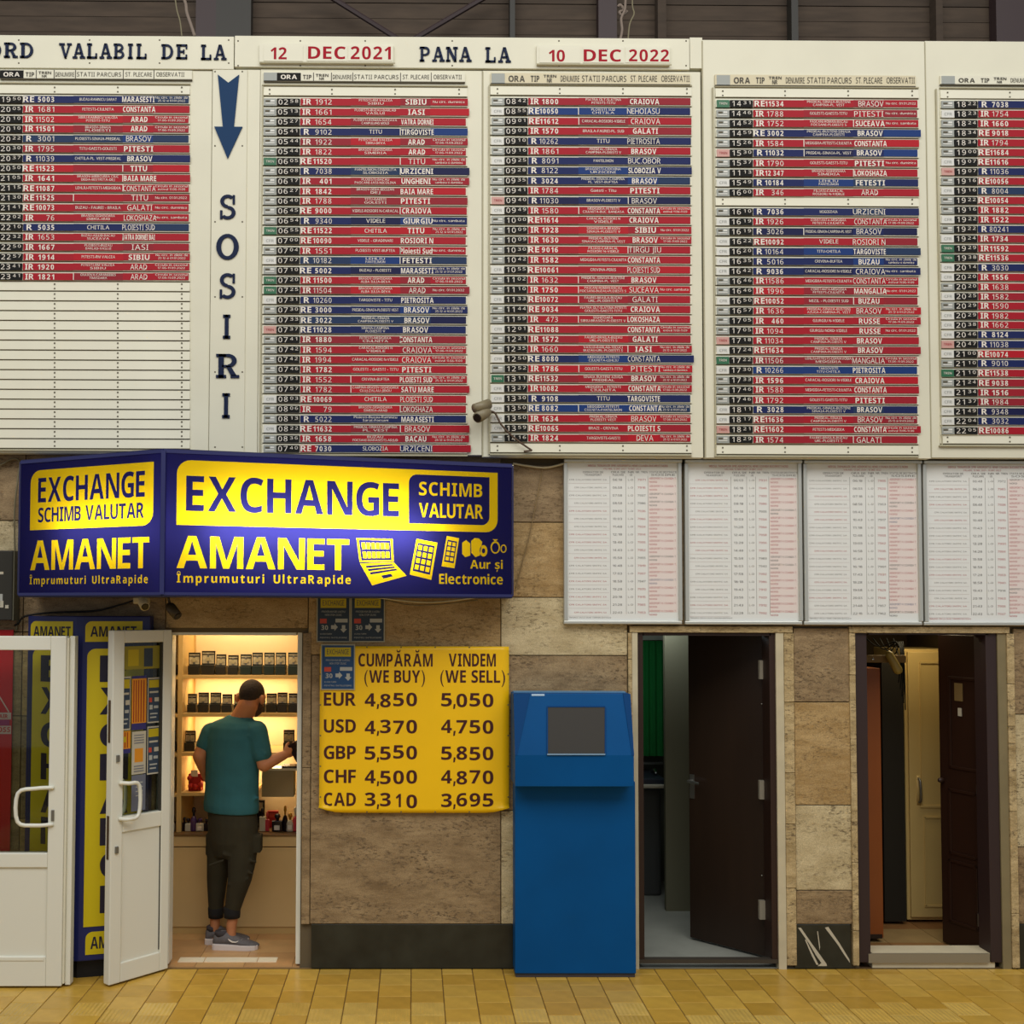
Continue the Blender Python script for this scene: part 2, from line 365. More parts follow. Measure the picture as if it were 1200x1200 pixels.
# black plinth
bm_ = mat('black_marble', (38, 40, 34), .28, noise=.35, scale=7, spec=.5)
vein = mat('white_vein', (190, 182, 160), .4)
def plinth(p0, p1, name, veins=None, z1=1083):
    mb = MB(); x0, x1 = X(p0, 0, 1100), X(p1, 0, 1100); zt = Z(z1, 0)
    mb.box(x0, x1, -.006, .02, 0.004, zt, bm_)
    if veins:
        for pts in veins:
            mb.poly([(x0+(x1-x0)*a, -.0065, zt*b) for a, b in pts], vein)
    return struct(obj(name, mb, bevel=.002, seg=1))
plinth(365, 736, 'baseboard_back_left'); plinth(-260, 196, 'baseboard_far_left')
plinth(931, 996.5, 'baseboard_back_middle', [[(.06, .93), (.11, .93), (.3, .58), (.26, .56)], [(.26, .56), (.3, .58), (.46, .3), (.56, .12), (.57, .07), (.40, .07), (.47, .14), (.38, .3)], [(.18, .66), (.2, .66), (.34, .3), (.42, .1), (.38, .1), (.3, .3)], [(.54, .93), (.6, .95), (.8, .58), (.76, .56)], [(.76, .56), (.8, .58), (.97, .22), (.98, .14), (.88, .32)], [(.40, .85), (.415, .85), (.45, .5), (.44, .42)]])
plinth(1190, 1420, 'baseboard_back_right')
# floor: tiles one by one near the wall, joined further out
fl_m = mat('grout', (104, 80, 34), .8)
mb = MB(); mb.box(-8, 8, -11, .02, -.06, -.004, fl_m); floor = struct(obj('floor', mb))
tile_ms = [mat('ochre_tile_%d' % i, c, .26, noise=.10, scale=9, spec=.4, bump=.04, vary=.07) for i, c in enumerate([(196, 157, 66), (192, 152, 62), (200, 162, 72), (187, 147, 58)])]
def ribbed(name, c):
    m = mat(name, c, .3, noise=.12, scale=10, vary=.08); nt = m.node_tree; b = nt.nodes['Principled BSDF']
    geo = nd(nt, 'ShaderNodeNewGeometry'); wv = nd(nt, 'ShaderNodeTexWave'); wv.bands_direction = 'X'; wv.inputs['Scale'].default_value = 13; wv.inputs['Distortion'].default_value = .4
    nt.links.new(geo.outputs['Position'], wv.inputs['Vector']); bp = nd(nt, 'ShaderNodeBump'); bp.inputs['Strength'].default_value = .6; bp.inputs['Distance'].default_value = .004
    nt.links.new(wv.outputs['Fac'], bp.inputs['Height']); nt.links.new(bp.outputs[0], b.inputs['Normal']); return m
rib_ms = [ribbed('ribbed_tile_a', (202, 166, 78)), ribbed('ribbed_tile_b', (208, 174, 88))]
T = .187
tile_cache = {}
far = MB(); n_t = 0
for i in range(-22, 26):
    for j in range(-1, 34):
        y1 = -T*j - (T/2 if i % 2 else 0); y0 = y1-T
        if y0 > -.02: continue
        y1 = min(y1, -.001); x0 = i*T-.01; rib = y1 < -.5 and R_.random() < .75
        if y1 > -1.12 and -16 <= i < 24 and y1-y0 > .05 and n_t < 300:
            m = R_.choice(rib_ms) if rib else R_.choice(tile_ms); k = (round(y1-y0, 3), m.name)
            if k not in tile_cache:
                t = MB(); g = .0022; h = y1-y0; t.raw([(g, g, 0), (T-g, g, 0), (T-g, h-g, 0), (g, h-g, 0), (g+.002, g+.002, .004), (T-g-.002, g+.002, .004), (T-g-.002, h-g-.002, .004), (g+.002, h-g-.002, .004)],
                    [(4, 5, 6, 7), (0, 1, 5, 4), (1, 2, 6, 5), (2, 3, 7, 6), (3, 0, 4, 7)], m)
                me = bpy.data.meshes.new('tile'); me.from_pydata([(a, b, c-.004) for a, b, c in t.v], [], t.f); me.materials.append(m); tile_cache[k] = me
            o = bpy.data.objects.new('tile', tile_cache[k]); COL.objects.link(o); o.parent = floor; o.location = Vector((x0, y0, R_.uniform(-.0006, .0004)))-WL['floor']; n_t += 1
        else:
            g = .0022; m = R_.choice(rib_ms[:1]+tile_ms); far.poly([(x0+g, y0+g, 0), (x0+T-g, y0+g, 0), (x0+T-g, y1-g, 0), (x0+g, y1-g, 0)], m)
stuff(obj('floor_tiles', far, floor))

# dark timber above and behind the board
tim = mat('dark_timber', (70, 58, 46), .8, noise=.22, scale=3, stretch=(1, 1, 6), vary=.12)
YB = 1.5
mb = MB(); mb.box(X(-400, YB), X(1600, YB), YB+.03, YB+.08, Z(80, YB), Z(-260, YB), mat('timber_backing', (28, 24, 20), .9)); back_up = struct(obj('wall_upper', mb))
q = 76
while q > -110:
    mb = MB(); mb.box(X(-400, YB), X(1600, YB), YB+R_.uniform(0, .008), YB+.03, Z(q, YB), Z(q-17.4, YB), tim); obj('plank', mb, back_up); q -= 18
maroon = mat('maroon_steel', (56, 42, 42), .5); grn = mat('green_steel', (48, 46, 40), .5)
for i, (p0, p1, m) in enumerate(((-60, -40, maroon), (222, 246, maroon), (246, 288, grn), (598, 604, grn), (704, 726, maroon), (775, 785, tim), (935, 943, grn), (1108, 1116, tim), (1180, 1215, maroon))):
    mb = MB(); mb.box(X(p0, YB-.1), X(p1, YB-.1), YB-.1, YB, Z(78, YB-.1), Z(-100, YB-.1), m); o = struct(obj('trim_post_%d' % i, mb)); o.name = 'trim_%d' % (4+i)
for k, (a, b) in enumerate((((385, -5), (470, 48)), ((580, -10), (478, 50)))):
    mb = MB(); Yq = YB-.14; va, vb = U(*a, Yq), U(*b, Yq); mb.cone(va, vb, .02, .02, maroon, 6); o = struct(obj('trim_brace', mb)); o.name = 'trim_%d' % (13+k)
mb = MB(); mb.box(XL, XR, .02, YB, WTOP, WTOP+.03, MATS['timber_backing']); struct(obj('ledge_top', mb)).name = 'trim_15'
# ================================================================ TIMETABLE BOARD
YF = -.12      # face of the board
def screw(mb, px, py, Y, r=.9):
    c = U(px, py, Y); a = r/190; mb.poly([(c.x-a, Y-.0005, c.z-a), (c.x+a, Y-.0005, c.z-a), (c.x+a, Y-.0005, c.z+a), (c.x-a, Y-.0005, c.z+a)], GROOVE)
# slab-serif letters drawn as polygons in a unit box
def arc(cx, cz, rx, rz, a0, a1, t, n=12):
    o = [(cx+rx*math.cos(math.radians(a0+(a1-a0)*i/n)), cz+rz*math.sin(math.radians(a0+(a1-a0)*i/n))) for i in range(n+1)]
    i_ = [(cx+(rx-t)*math.cos(math.radians(a0+(a1-a0)*i/n)), cz+(rz-t*.62)*math.sin(math.radians(a0+(a1-a0)*i/n))) for i in range(n+1)]
    return [[o[k], o[k+1], i_[k+1], i_[k]] for k in range(n)]
def rc(a, b, c, e): return [(a, c), (b, c), (b, e), (a, e)]
t_, s_ = .22, .12
def stem(x, w=t_, sl=.1): return [rc(x, x+w, 0, 1), rc(x-sl, x+w+sl, 0, s_), rc(x-sl, x+w+sl, 1-s_, 1)]
def serif_letter(c):
    if c == 'I': return stem(.39)
    if c == 'L': return stem(.15)+[rc(.1, .92, 0, s_), rc(.78, .92, 0, .34)]
    if c == 'E': return stem(.13)+[rc(.1, .9, 0, s_), rc(.78, .9, 0, .3), rc(.1, .9, 1-s_, 1), rc(.78, .9, .7, 1), rc(.3, .66, .45, .56), rc(.58, .68, .36, .65)]
    if c == 'D': return [rc(.12, .34, 0, 1), rc(.02, .45, 0, s_), rc(.02, .45, 1-s_, 1)]+arc(.45, .5, .5, .5, -90, 90, .2)
    if c == 'O': return arc(.5, .5, .5, .52, 0, 360, .22, 22)
    if c == 'P': return stem(.15)+[rc(.3, .55, 1-s_, 1), rc(.3, .55, .4, .5)]+arc(.55, .7, .38, .3, -90, 90, .2)
    if c == 'B': return [rc(.12, .34, 0, 1), rc(.02, .5, 0, s_), rc(.02, .5, 1-s_, 1), rc(.3, .55, .46, .56)]+arc(.5, .745, .36, .255, -90, 90, .19)+arc(.5, .275, .44, .28, -90, 90, .2)
    if c == 'R': return stem(.15)+[rc(.3, .55, 1-s_, 1), rc(.3, .55, .44, .54)]+arc(.55, .72, .36, .28, -90, 90, .2)+[[(.45, .5), (.66, .5), (.92, .08), (.68, .08)], rc(.66, 1.02, 0, s_)]
    if c == 'N': return [rc(.1, .26, 0, 1), rc(.74, .9, 0, 1), rc(0, .38, 0, s_), rc(0, .3, 1-s_, 1), rc(.62, 1.02, 1-s_, 1), [(.08, 1), (.34, 1), (.92, 0), (.68, 0)]]
    if c == 'A': return [[(.4, 1), (.62, 1), (.96, .08), (.72, .08)], [(.38, 1), (.54, 1), (.24, .08), (.1, .08)], rc(.28, .74, .3, .4), rc(-.02, .38, 0, s_), rc(.6, 1.05, 0, s_)]
    if c == 'V': return [[(.08, .92), (.32, .92), (.62, 0), (.44, 0)], [(.78, .92), (.92, .92), (.58, 0), (.46, 0)], rc(-.04, .44, 1-s_, 1), rc(.64, 1.04, 1-s_, 1)]
    if c == 'S': return arc(.5, .74, .4, .28, 40, 270, .2)+arc(.5, .27, .42, .28, -140, 90, .2)+[rc(.76, .88, .62, 1), rc(.1, .22, 0, .36)]
def serif_word(word, p0, p1, q0, q1, Y, parent, gap=.16):
    n = len(word); wds = [(.62 if c == 'I' else 1.0) for c in word]; tot = sum(wds)+gap*(n-1); x = 0
    for c, wd in zip(word, wds):
        a = p0+(p1-p0)*x/tot; b = p0+(p1-p0)*(x+wd)/tot; x += wd+gap
        xa, xb, za, zb = X(a, Y, (q0+q1)/2), X(b, Y, (q0+q1)/2), Z(q1, Y, (p0+p1)/2), Z(q0, Y, (p0+p1)/2)
        mb = MB(); off = .5-wd/2
        for pol in serif_letter(c):
            mb.prism([(xa+(u-off)/wd*(xb-xa), za+v*(zb-za)) for u, v in pol], Y-.008, Y, NAVY)
        obj('letter', mb, parent)
# header beam
hb = thing('header_board', 'long cream header board with navy serif letters and red date plates', 'sign', U(400, 80, YF))
mb = MB(); mb.pbox(-260, 274, 41, 79.5, YF-.012, CREAM, .10); [screw(mb, p, q, YF-.012) for p in (22, 105, 187, 268) for q in (47, 74)]; obj('panel', mb, hb, bevel=.002, seg=1)
mb = MB(); mb.pbox(275, 808, 43.5, 80, YF-.012, CREAM, .10); [screw(mb, p, q, YF-.012) for p in (279, 352, 428, 530, 655, 730, 804) for q in (48, 77)]; obj('panel', mb, hb, bevel=.002, seg=1)
mb = MB(); mb.pbox(808.5, 823, 44, 80, YF-.004, CREAM, .10); obj('panel', mb, hb)
for wd, p0, p1, q0, q1 in (('ORD', -15, 40, 50.5, 68), ('VALABIL', 70, 173, 51.5, 69), ('DE', 189, 221, 52.5, 69.5), ('LA', 235, 265, 53, 70.5), ('PANA', 491, 552, 55.5, 72.5), ('LA', 568, 598, 56, 73.5)):
    serif_word(wd, p0, p1, q0, q1, YF-.012, hb)
def date_plate(p0, p1, q0, q1, words, lab):
    mb = MB(); mb.pbox(p0, p1, q0, q1, YF-.03, CREAM2, .018); mb.pbox(p0, p1+2, q1-1.5, q1, YF-.034, CREAMD, .004)
    dp = obj('date_holder', mb, hb)
    for s, a, b, c, e, pa, pb in words:
        mb = MB(); mb.pbox(pa, pb, q0+2, q1-2.5, YF-.033, CREAM2, .003); ptext(mb, s, a, b, c, e, YF-.0336, REDTX, .045 if len(s) > 2 else .035, 3, .13); obj('date_plate', mb, dp)
date_plate(304, 461, 51.5, 74, (('12', 317, 336, 55.5, 69.5, 309, 355), ('DEC', 361, 405, 54.5, 69, 359.5, 407), ('2021', 411, 458, 54.5, 69.5, 408, 460)), '')
date_plate(629, 785, 53.5, 76, (('10', 643, 662, 58.5, 72, 632, 680), ('DEC', 684, 728, 58, 72, 683, 731), ('2022', 737, 784, 58, 72, 733, 785)), '')
# column of the word SOSIRI
lp = thing('arrivals_letter_panel', 'narrow cream panel with navy arrow pointing down and vertical word SOSIRI', 'sign', U(268, 530, YF))
mb = MB(); mb.pbox(247, 288, 81.5, 531, YF-.01, CREAM, .05); [screw(mb, p, q, YF-.01) for p in (252, 284) for q in (84, 171, 260, 348, 436, 524)]; obj('panel', mb, lp, bevel=.002, seg=1)
mb = MB(); mb.pbox(288, 303, 81.8, 531, YF-.002, CREAM, .05); obj('side_strip', mb, lp)
mb = MB(); mb.prism([(X(p, YF-.01, 130), Z(q, YF-.01, 268)) for p, q in ((255, 88), (267.5, 97.5), (280, 88), (274.5, 149), (284.5, 149), (267.5, 186.5), (251.5, 149), (261.5, 149))], YF-.018, YF-.01, mat('navy_arrow', (24, 56, 92), .6, spec=.15)); obj('arrow', mb, lp)
for c, p0, p1, q0, q1 in (('S', 256, 278, 229, 257), ('O', 253.5, 280, 275, 304), ('S', 255.5, 278, 321, 350), ('I', 259.5, 272, 369, 397), ('R', 252, 280, 415, 443), ('I', 258.5, 271.5, 461, 490)):
    serif_word(c, p0, p1, q0, q1, YF-.01, lp)
NOTES = {'a': 'Circula in sezonul/17.06-11.09.2022', 'b': 'Nu circ. 01.01.2022', 'c': 'Nu circ. duminica', 'd': 'Nu circ. in zilele de/25.12 si 01.01.2022', 'e': 'Circula in sezonul/estival 11.06-11.09', 'f': 'Nu circ. sambata', 'g': 'Nu circ. in zilele de/sambata si duminica'}
PV = 'PREDEAL-SINAIA-BUSTENI/CAMPINA-PLOIESTI V'; CV = 'CARACAL-ROSIORI N-VIDELE'; GT = 'GOLESTI-GAESTI-TITU'; MF = 'MEDGIDIA-FETESTI-CIULNITA'; PS = 'PASCANI-ROMAN-BACAU/FOCSANI-BUZAU-PLOIESTI S'
COLS = [
 dict(x0=-16, w=237, rows=[116.5+11.53*i for i in range(19)], blank=[105.0]+[116.5+11.53*i for i in range(19, 36)], hdr=(82, 92), hx=0, hw=225, data='''g|1950|B|RE|5003|BUZAU-RAMNICU SARAT|MARASESTI|d
g|2005|R|IR|1681|FETESTI-CIULNITA|CONSTANTA|
g|2010|R|IR|11502|SIBIU-RAMNICU VALCEA/PITESTI-TITU|ARAD|a
g|2010|R|IR|11501|BRASOV-SINAIA/PLOIESTI|ARAD|a
g|2022|B|R|3001|PLOIESTI-SINAIA-PREDEAL|BRASOV|
g|2030|R|IR|1795|TITU-GAESTI-GOLESTI|PITESTI|
g|2037|B|R|11039|CHITILA-PL. VEST-PREDEAL|BRASOV|
w|2050|R|RE|11523||TITU|
g|2105|R|IR|1641|BRASOV-MIERCUREA CIUC/DEDA-BISTRITA-DEJ|BAIA MARE|
g|2115|R|RE|11087|LEHLIU-FETESTI-MEDGIDIA|CONSTANTA|e
g|2130|R|RE|11525||TITU|b
g|2141|R|RE|10073|BUZAU - FAUREI - BRAILA|GALATI|c
g|2202|R|IR|76|BRASOV-SIGHISOARA/SIMERIA-ARAD|LOKOSHAZA|f
g|2210|B|R|5035|CHITILA|PLOIESTI SUD|
g|2232|R|IR|1653|BUZAU-ADJUD-BACAU/SUCEAVA|VATRA DORNEI BAI|
g|2250|R|IR|1667|PLOIESTI-BUZAU/BARLAD-VASLUI|IASI|
g|2257|R|IR|1914|PITESTI-RM VALCEA|SIBIU|d
g|2341|R|IR|1920|PITESTI-RM VALCEA/SIBIU|ARAD|a
g|2341|R|IR|1821|CRAIOVA-CARANSEBES/TIMISOARA|ARAD|a'''),
 dict(x0=309, w=237, rows=[119.5+11.606*i for i in range(36)], blank=[107.5], hdr=(85, 95), hx=309, hw=236, data='''g|0258|R|IR|1912|PITESTI-RM VALCEA/SIBIU|SIBIU|c
g|0513|R|IR|1661|PLOIESTI-BUZAU-BARLAD/VASLUI|IASI|
g|0527|R|IR|1654|PLOIESTI-ROMAN-SUCEAVA/CAMPULUNG MOLD|VATRA DORNEI|
g|0541|B|R|9102|TITU|TIRGOVISTE|
g|0544|R|IR|1922|PITESTI-RM VALCEA/SIBIU-DEVA|ARAD|a
g|0544|R|IR|1822|BRASOV-SIGHISOARA/SIMERIA|ARAD|a
G|0605|R|RE|11520||TITU|g
g|0608|B|R|7038|PANTELIMON-SINDRILITA/SLOBOZIA|URZICENI|
g|0617|R|IR|401|PLOIESTI-BACAU/PASCANI-IASI-NICOLINA|UNGHENI|g
g|0627|R|IR|1842|BRASOV-DEDA-BECLEAN/DEJ|BAIA MARE|
g|0640|R|IR|1788|TITU-GAESTI/GOLESTI|PITESTI|
g|0645|R|RE|9000|VIDELE-ROSIORI N-CARACAL|CRAIOVA|
g|0654|B|R|9340|VIDELE|GIURGIU|f
G|0655|R|RE|11522|CHITILA|TITU|d
w|0700|R|RE|10090|VIDELE - GRADINARI|ROSIORI N|
g|0704|R|IR|1551|PLOIESTI VEST-BUFTEA|Ploiesti Sud|c
w|0707|B|R|10182|LEHLIU/PANTELIMON|FETESTI|
g|0710|B|RE|5002|BUZAU - PLOIESTI|MARASESTI|d
G|0720|R|IR|11500|BRASOV-SIGHISOARA/ALBA IULIA-DEVA|ARAD|a
G|0725|R|IR|11504|BRASOV-SIGHISOARA/ALBA IULIA-DEVA|ARAD|b
w|0731|B|R|10260|TARGOVISTE - TITU|PIETROSITA|
g|0730|B|RE|3000|PREDEAL-SINAIA-PLOIESTI VEST|BRASOV|d
g|0733|B|RE|3022|PREDEAL-SINAIA/CAMPINA-PLOIESTI V|BRASOV|
r|0737|B|RE|11028|SINAIA-CAMPINA/PLOIESTI V|BRASOV|
g|0741|R|IR|1880|FETESTI-MEDGIDIA/CIULNITA|CONSTANTA|
g|0742|R|IR|1594|CARACAL-ROSIORI N/VIDELE|CRAIOVA|a
g|0742|R|IR|1994|CARACAL-ROSIORI N-VIDELE|CRAIOVA|e
g|0746|R|IR|1782|GOLESTI - GAESTI - TITU|PITESTI|
g|0751|R|IR|1552|CRIVINA-BUFTEA|PLOIESTI SUD|d
g|0757|R|IR|1782|CAMPINA-BRASOV-SIGHISOARA/CLUJ-ZALAU-JIBOU|SATU MARE|
w|0803|R|RE|10069|CHITILA|PLOIESTI SUD|
g|0806|R|IR|79|BRASOV-SIGHISOARA/SIMERIA-ARAD|LOKOSHAZA|
g|0813|B|R|5022|Ploiesti-Buzau-Ramnicu/Sarat-Focsani|MARASESTI|
w|0822|R|RE|11632|PREDEAL-SINAIA-CAMPINA/PL. VEST|BRASOV|
g|0836|R|IR|1658|BUZAU/FOCSANI-MARASESTI-ADJUD|BACAU|d
g|0740|M|RE|7030|SLOBOZIA|URZICENI|'''),
 dict(x0=576, w=233, rows=[118.8+11.606*i for i in range(35)], blank=[106.8, 525.2], hdr=(86, 98), hx=575, hw=234, data='''g|0842|R|IR|1800|PIATRA OLT-SLATINA/PITESTI-TITU|CRAIOVA|
w|0855|B|RE|10050|PLOIESTI SUD/CHITILA|NEHOIASU|
g|0901|R|RE|11612|CARACAL-ROSIORI-VIDELE|CRAIOVA|
g|0903|R|IR|1570|BRAILA-FAUREI-PL. SUD|GALATI|
w|0910|B|R|10262|TITU|PIETROSITA|
g|0916|R|IR|1861|PREDEAL-SINAIA/CAMPINA-PLOIESTI V|BRASOV|
w|0925|B|R|8091|PANTELIMON|BUC.OBOR|
g|0928|B|R|8122|DRAGOESTI-CIOCHINA/URZICENI|SLOBOZIA V|
g|0935|B|R|3024|PREDEAL-SINAIA-CAMPINA/PL. VEST-BUFTEA|BRASOV|
g|0941|R|IR|1784|Gaesti - Titu|PITESTI|
r|0940|B|R|11030|BRASOV-PLOIESTI V|BRASOV|
w|0949|R|IR|1580|MEDGIDIA-FETESTI/CIULNITA-BUC. BANEASA|CONSTANTA|e
g|1000|R|RE|11614|CARACAL-ROSIORI N/VIDELE|CRAIOVA|
g|1009|R|IR|1928|SIGHISOARA-BRASOV/SINAIA-PLOIESTI V|SIBIU|b
g|1009|R|IR|1630|PREDEAL-BUSTENI/SINAIA-CAMPINA-PL.VEST|BRASOV|a
g|1030|R|RE|9016|FILIASI-CARACAL/ROSIORI N-VIDELE|TIRGU JIU|
g|1042|R|IR|1582|MEDGIDIA-FETESTI-CIULNITA|CONSTANTA|
w|1055|R|RE|10061|CRIVINA-PERIS|PLOIESTI SUD|
g|1102|R|IR|1632|PREDEAL-SINAIA-BUSTENI/CAMPINA-PL. VEST|BRASOV|
g|1110|R|IR|1750|PASCANI-ROMAN-BACAU/FOCSANI-BUZAU-PLOIESTI S|SUCEAVA|f
w|1133|R|RE|10072|FAUREI-BRAILA-BUZAU/URL.-PLOIESTI S|GALATI|
g|1144|R|RE|9034|PIATRA OLT-SLATINA-PITESTI/GOLESTI-GAESTI-TITU|CRAIOVA|
g|1159|R|IR|473|SIGHISOARA/SIBIU-BRASOV-PLOIESTI V|LOKOSHAZA|
w|1201|R|RE|11088||CONSTANTA|e
g|1221|R|IR|1572|FAUREI-BRAILA-BUZAU/URL-PLOIESTI S|GALATI|
g|1235|R|IR|1660|VASLUI-BARLAD-TECUCI/BUZAU-URL-PLOIESTI S|IASI|d
w|1250|B|RE|8080|MEDGIDIA-FETESTI/CIULNITA-LEHLIU|CONSTANTA|
g|1252|R|IR|1786|GOLESTI-GAESTI-TITU|PITESTI|g
G|1311|R|RE|11532|SINAIA BUSTENI AZUGA/PREDEAL|BRASOV|d
w|1327|R|IR|10082|MEDGIDIA - FETESTI/CIULNITA|CONSTANTA|a
w|1330|B|R|9108|TITU|TARGOVISTE|
w|1350|B|RE|8082|MEDGIDIA-FETESTI/CIULNITA-PANTELIMON|CONSTANTA|d
w|1350|R|IR|1634|PREDEAL-SINAIA/PLOIESTI VEST|BRASOV|a
w|1359|R|RE|10065|BRAZI - CRIVINA|PLOIESTI S|
g|1416|R|IR|1824|TARGOVISTE-GAESTI|DEVA|d'''),
 dict(x0=840, w=235, rows=[121.3+11.6*i for i in range(10)]+[248.2+11.6*i for i in range(24)], blank=[109.3, 236.4, 527.2], hdr=(88, 100), hx=838, hw=235, data='''G|1431|R|RE|11534|PREDEAL-SINAIA-BUSTENI/CAMPINA-PL. VEST|BRASOV|b
g|1446|R|IR|1788|GOLESTI-GAESTI-TITU|PITESTI|c
g|1452|R|IR|1752|PASCANI-ROMAN-BACAU/FOCSANI-PLOIESTI S|SUCEAVA|f
g|1459|B|RE|3002|PREDEAL-BUSTENI-SINAIA/CAMPINA-PLOIESTI|BRASOV|
g|1526|R|IR|1584|MEDGIDIA-FETESTI-CIULNITA|CONSTANTA|
r|1530|B|R|11032|PREDEAL-SINAIA-PL. VEST|BRASOV|
g|1537|R|IR|1790|GOLESTI-GAESTI-TITU|PITESTI|c
g|1113|R|IR|12 347|BRASOV-SIGHISOARA/SIMERIA|LOKOSHAZA|
w|1549|B|R|10184|LEHLIU/PANTELIMON|FETESTI|
g|1600|R|IR|346|FILIASI-CARACAL/ROSIORI N-VIDELE|ARAD|
g|1610|B|R|7036|MOGOSOAIA|URZICENI|
w|1619|R|IR|1926|CONSTANTA-MEDGIDIA/FETESTI-CIULNITA|CONSTANTA|a
g|1619|B|R|3026|PREDEAL-SINAIA-CAMPINA-PL.VEST|BRASOV|
w|1622|R|RE|10092|VIDELE|ROSIORI N|
w|1620|B|R|10164|TITU-CHITILA|TARGOVISTE|
w|1635|B|R|5016|CRIVINA-BUFTEA|BUZAU|g
w|1642|B|R|9036|CARACAL-ROSIORI N-VIDELE|CRAIOVA|f
g|1646|R|IR|11586|MEDGIDIA-FETESTI-CIULNITA|CONSTANTA|e
g|1646|R|IR|1996|CONSTANTA-MEDGIDIA/FETESTI-CIULNITA|MANGALIA|b
w|1650|R|RE|10052|MIZIL - PLOIESTI SUD|BUZAU|
g|1657|R|IR|1636|PREDEAL-SINAIA-BUSTENI/AZUGA-CAMPINA-PL. VEST|BRASOV|d
g|1705|R|IR|460|GIURGIU N-VIDELE|RUSSE|a
g|1705|R|IR|1094|GIURGIU NORD-VIDELE|RUSSE|b
r|1718|R|R|11034|PREDEAL-SINAIA/CAMPINA-PLOIESTI V|BRASOV|
w|1724|R|RE|11634|PREDEAL-SINAIA/CAMPINA-PLOIESTI V|BRASOV|
G|1722|R|IR|11506|LEHLIU-FETESTI-CERNAVODA/MEDGIDIA|MANGALIA|a
w|1730|B|R|10266|TARGOVISTE/TITU-CHITILA|PIETROSITA|
g|1733|R|IR|1596|CARACAL-ROSIORI N-VIDELE|CRAIOVA|
g|1746|R|IR|1588|MEDGIDIA-FETESTI-CIULNITA|CONSTANTA|
g|1746|R|IR|1792|GOLESTI-GAESTI-TITU|PITESTI|
w|1811|B|R|3028|PREDEAL-SINAIA-BUSTENI/SINAIA-PLOIESTI V|BRASOV|
w|1817|R|RE|11636|PREDEAL-SINAIA/CAMPINA-PLOIESTI V|BRASOV|d
r|1821|R|RE|11602|FETESTI-MEDGIDIA|CONSTANTA|e
g|1829|R|IR|1574|FAUREI-BRAILA-BUZAU/URL-PLOIESTI S|GALATI|'''),
 dict(x0=1103.5, w=235, rows=[122.3+11.25*i for i in range(35)], blank=[111, 515], hdr=(89, 99), hx=1102, hw=235, data='''g|1822|B|R|7038|||
w|1823|R|IR|1754|||
g|1824|R|IR|1660|||
g|1834|R|RE|9018|||
g|1834|R|IR|1794|||
g|1900|R|RE|11684|||
w|1907|R|RE|11616|||
r|1907|B|R|11036|||
g|1916|R|RE|10056|||
w|1916|B|R|8004|||
g|1922|R|RE|10054|||
g|1916|R|IR|1882|||
w|1922|R|IR|1522|||
g|1922|B|R|80241|||
w|1924|R|IR|1734|||
G|1929|R|IR|11592|||
G|1938|R|RE|11536|||
w|2014|B|R|3030|||
w|2020|R|IR|1556|||
g|2020|R|IR|1638|||
w|2025|R|IR|1582|||
g|2029|R|IR|1590|||
w|2029|R|IR|1982|||
w|2038|R|IR|1662|||
w|2046|B|R|8124|||
r|2047|B|R|11038|||
w|2100|R|RE|10074|||
g|2110|B|R|9010|||
G|2110|R|RE|11538|||
g|2124|R|RE|9038|||
w|2134|R|IR|1516|||
w|2137|R|IR|1984|||
w|2149|B|R|9348|||
w|2204|B|R|3032|||
g|2205|R|RE|10086|||''')]
PAN = [(-260, 246.6, 81.3, 531, -.0), (303.4, 564.8, 82, 533, 0), (565.4, 822.5, 83.5, 536, 0), (824.6, 1087, 47.5, 537, -.004), (1087.5, 1420, 49, 537, .004)]
LABS = ['leftmost cream timetable board of red and blue train strips, lower half empty slats', 'full cream timetable board directly right of the vertical word SOSIRI', 'cream timetable board under the red date 10 DEC 2022, camera at its left edge', 'tall cream timetable board with one empty gap after its tenth strip', 'rightmost cream timetable board cut off by the right edge of the picture']
opm = {'g': GRY, 'w': WPL, 'G': GRN, 'r': RPL}
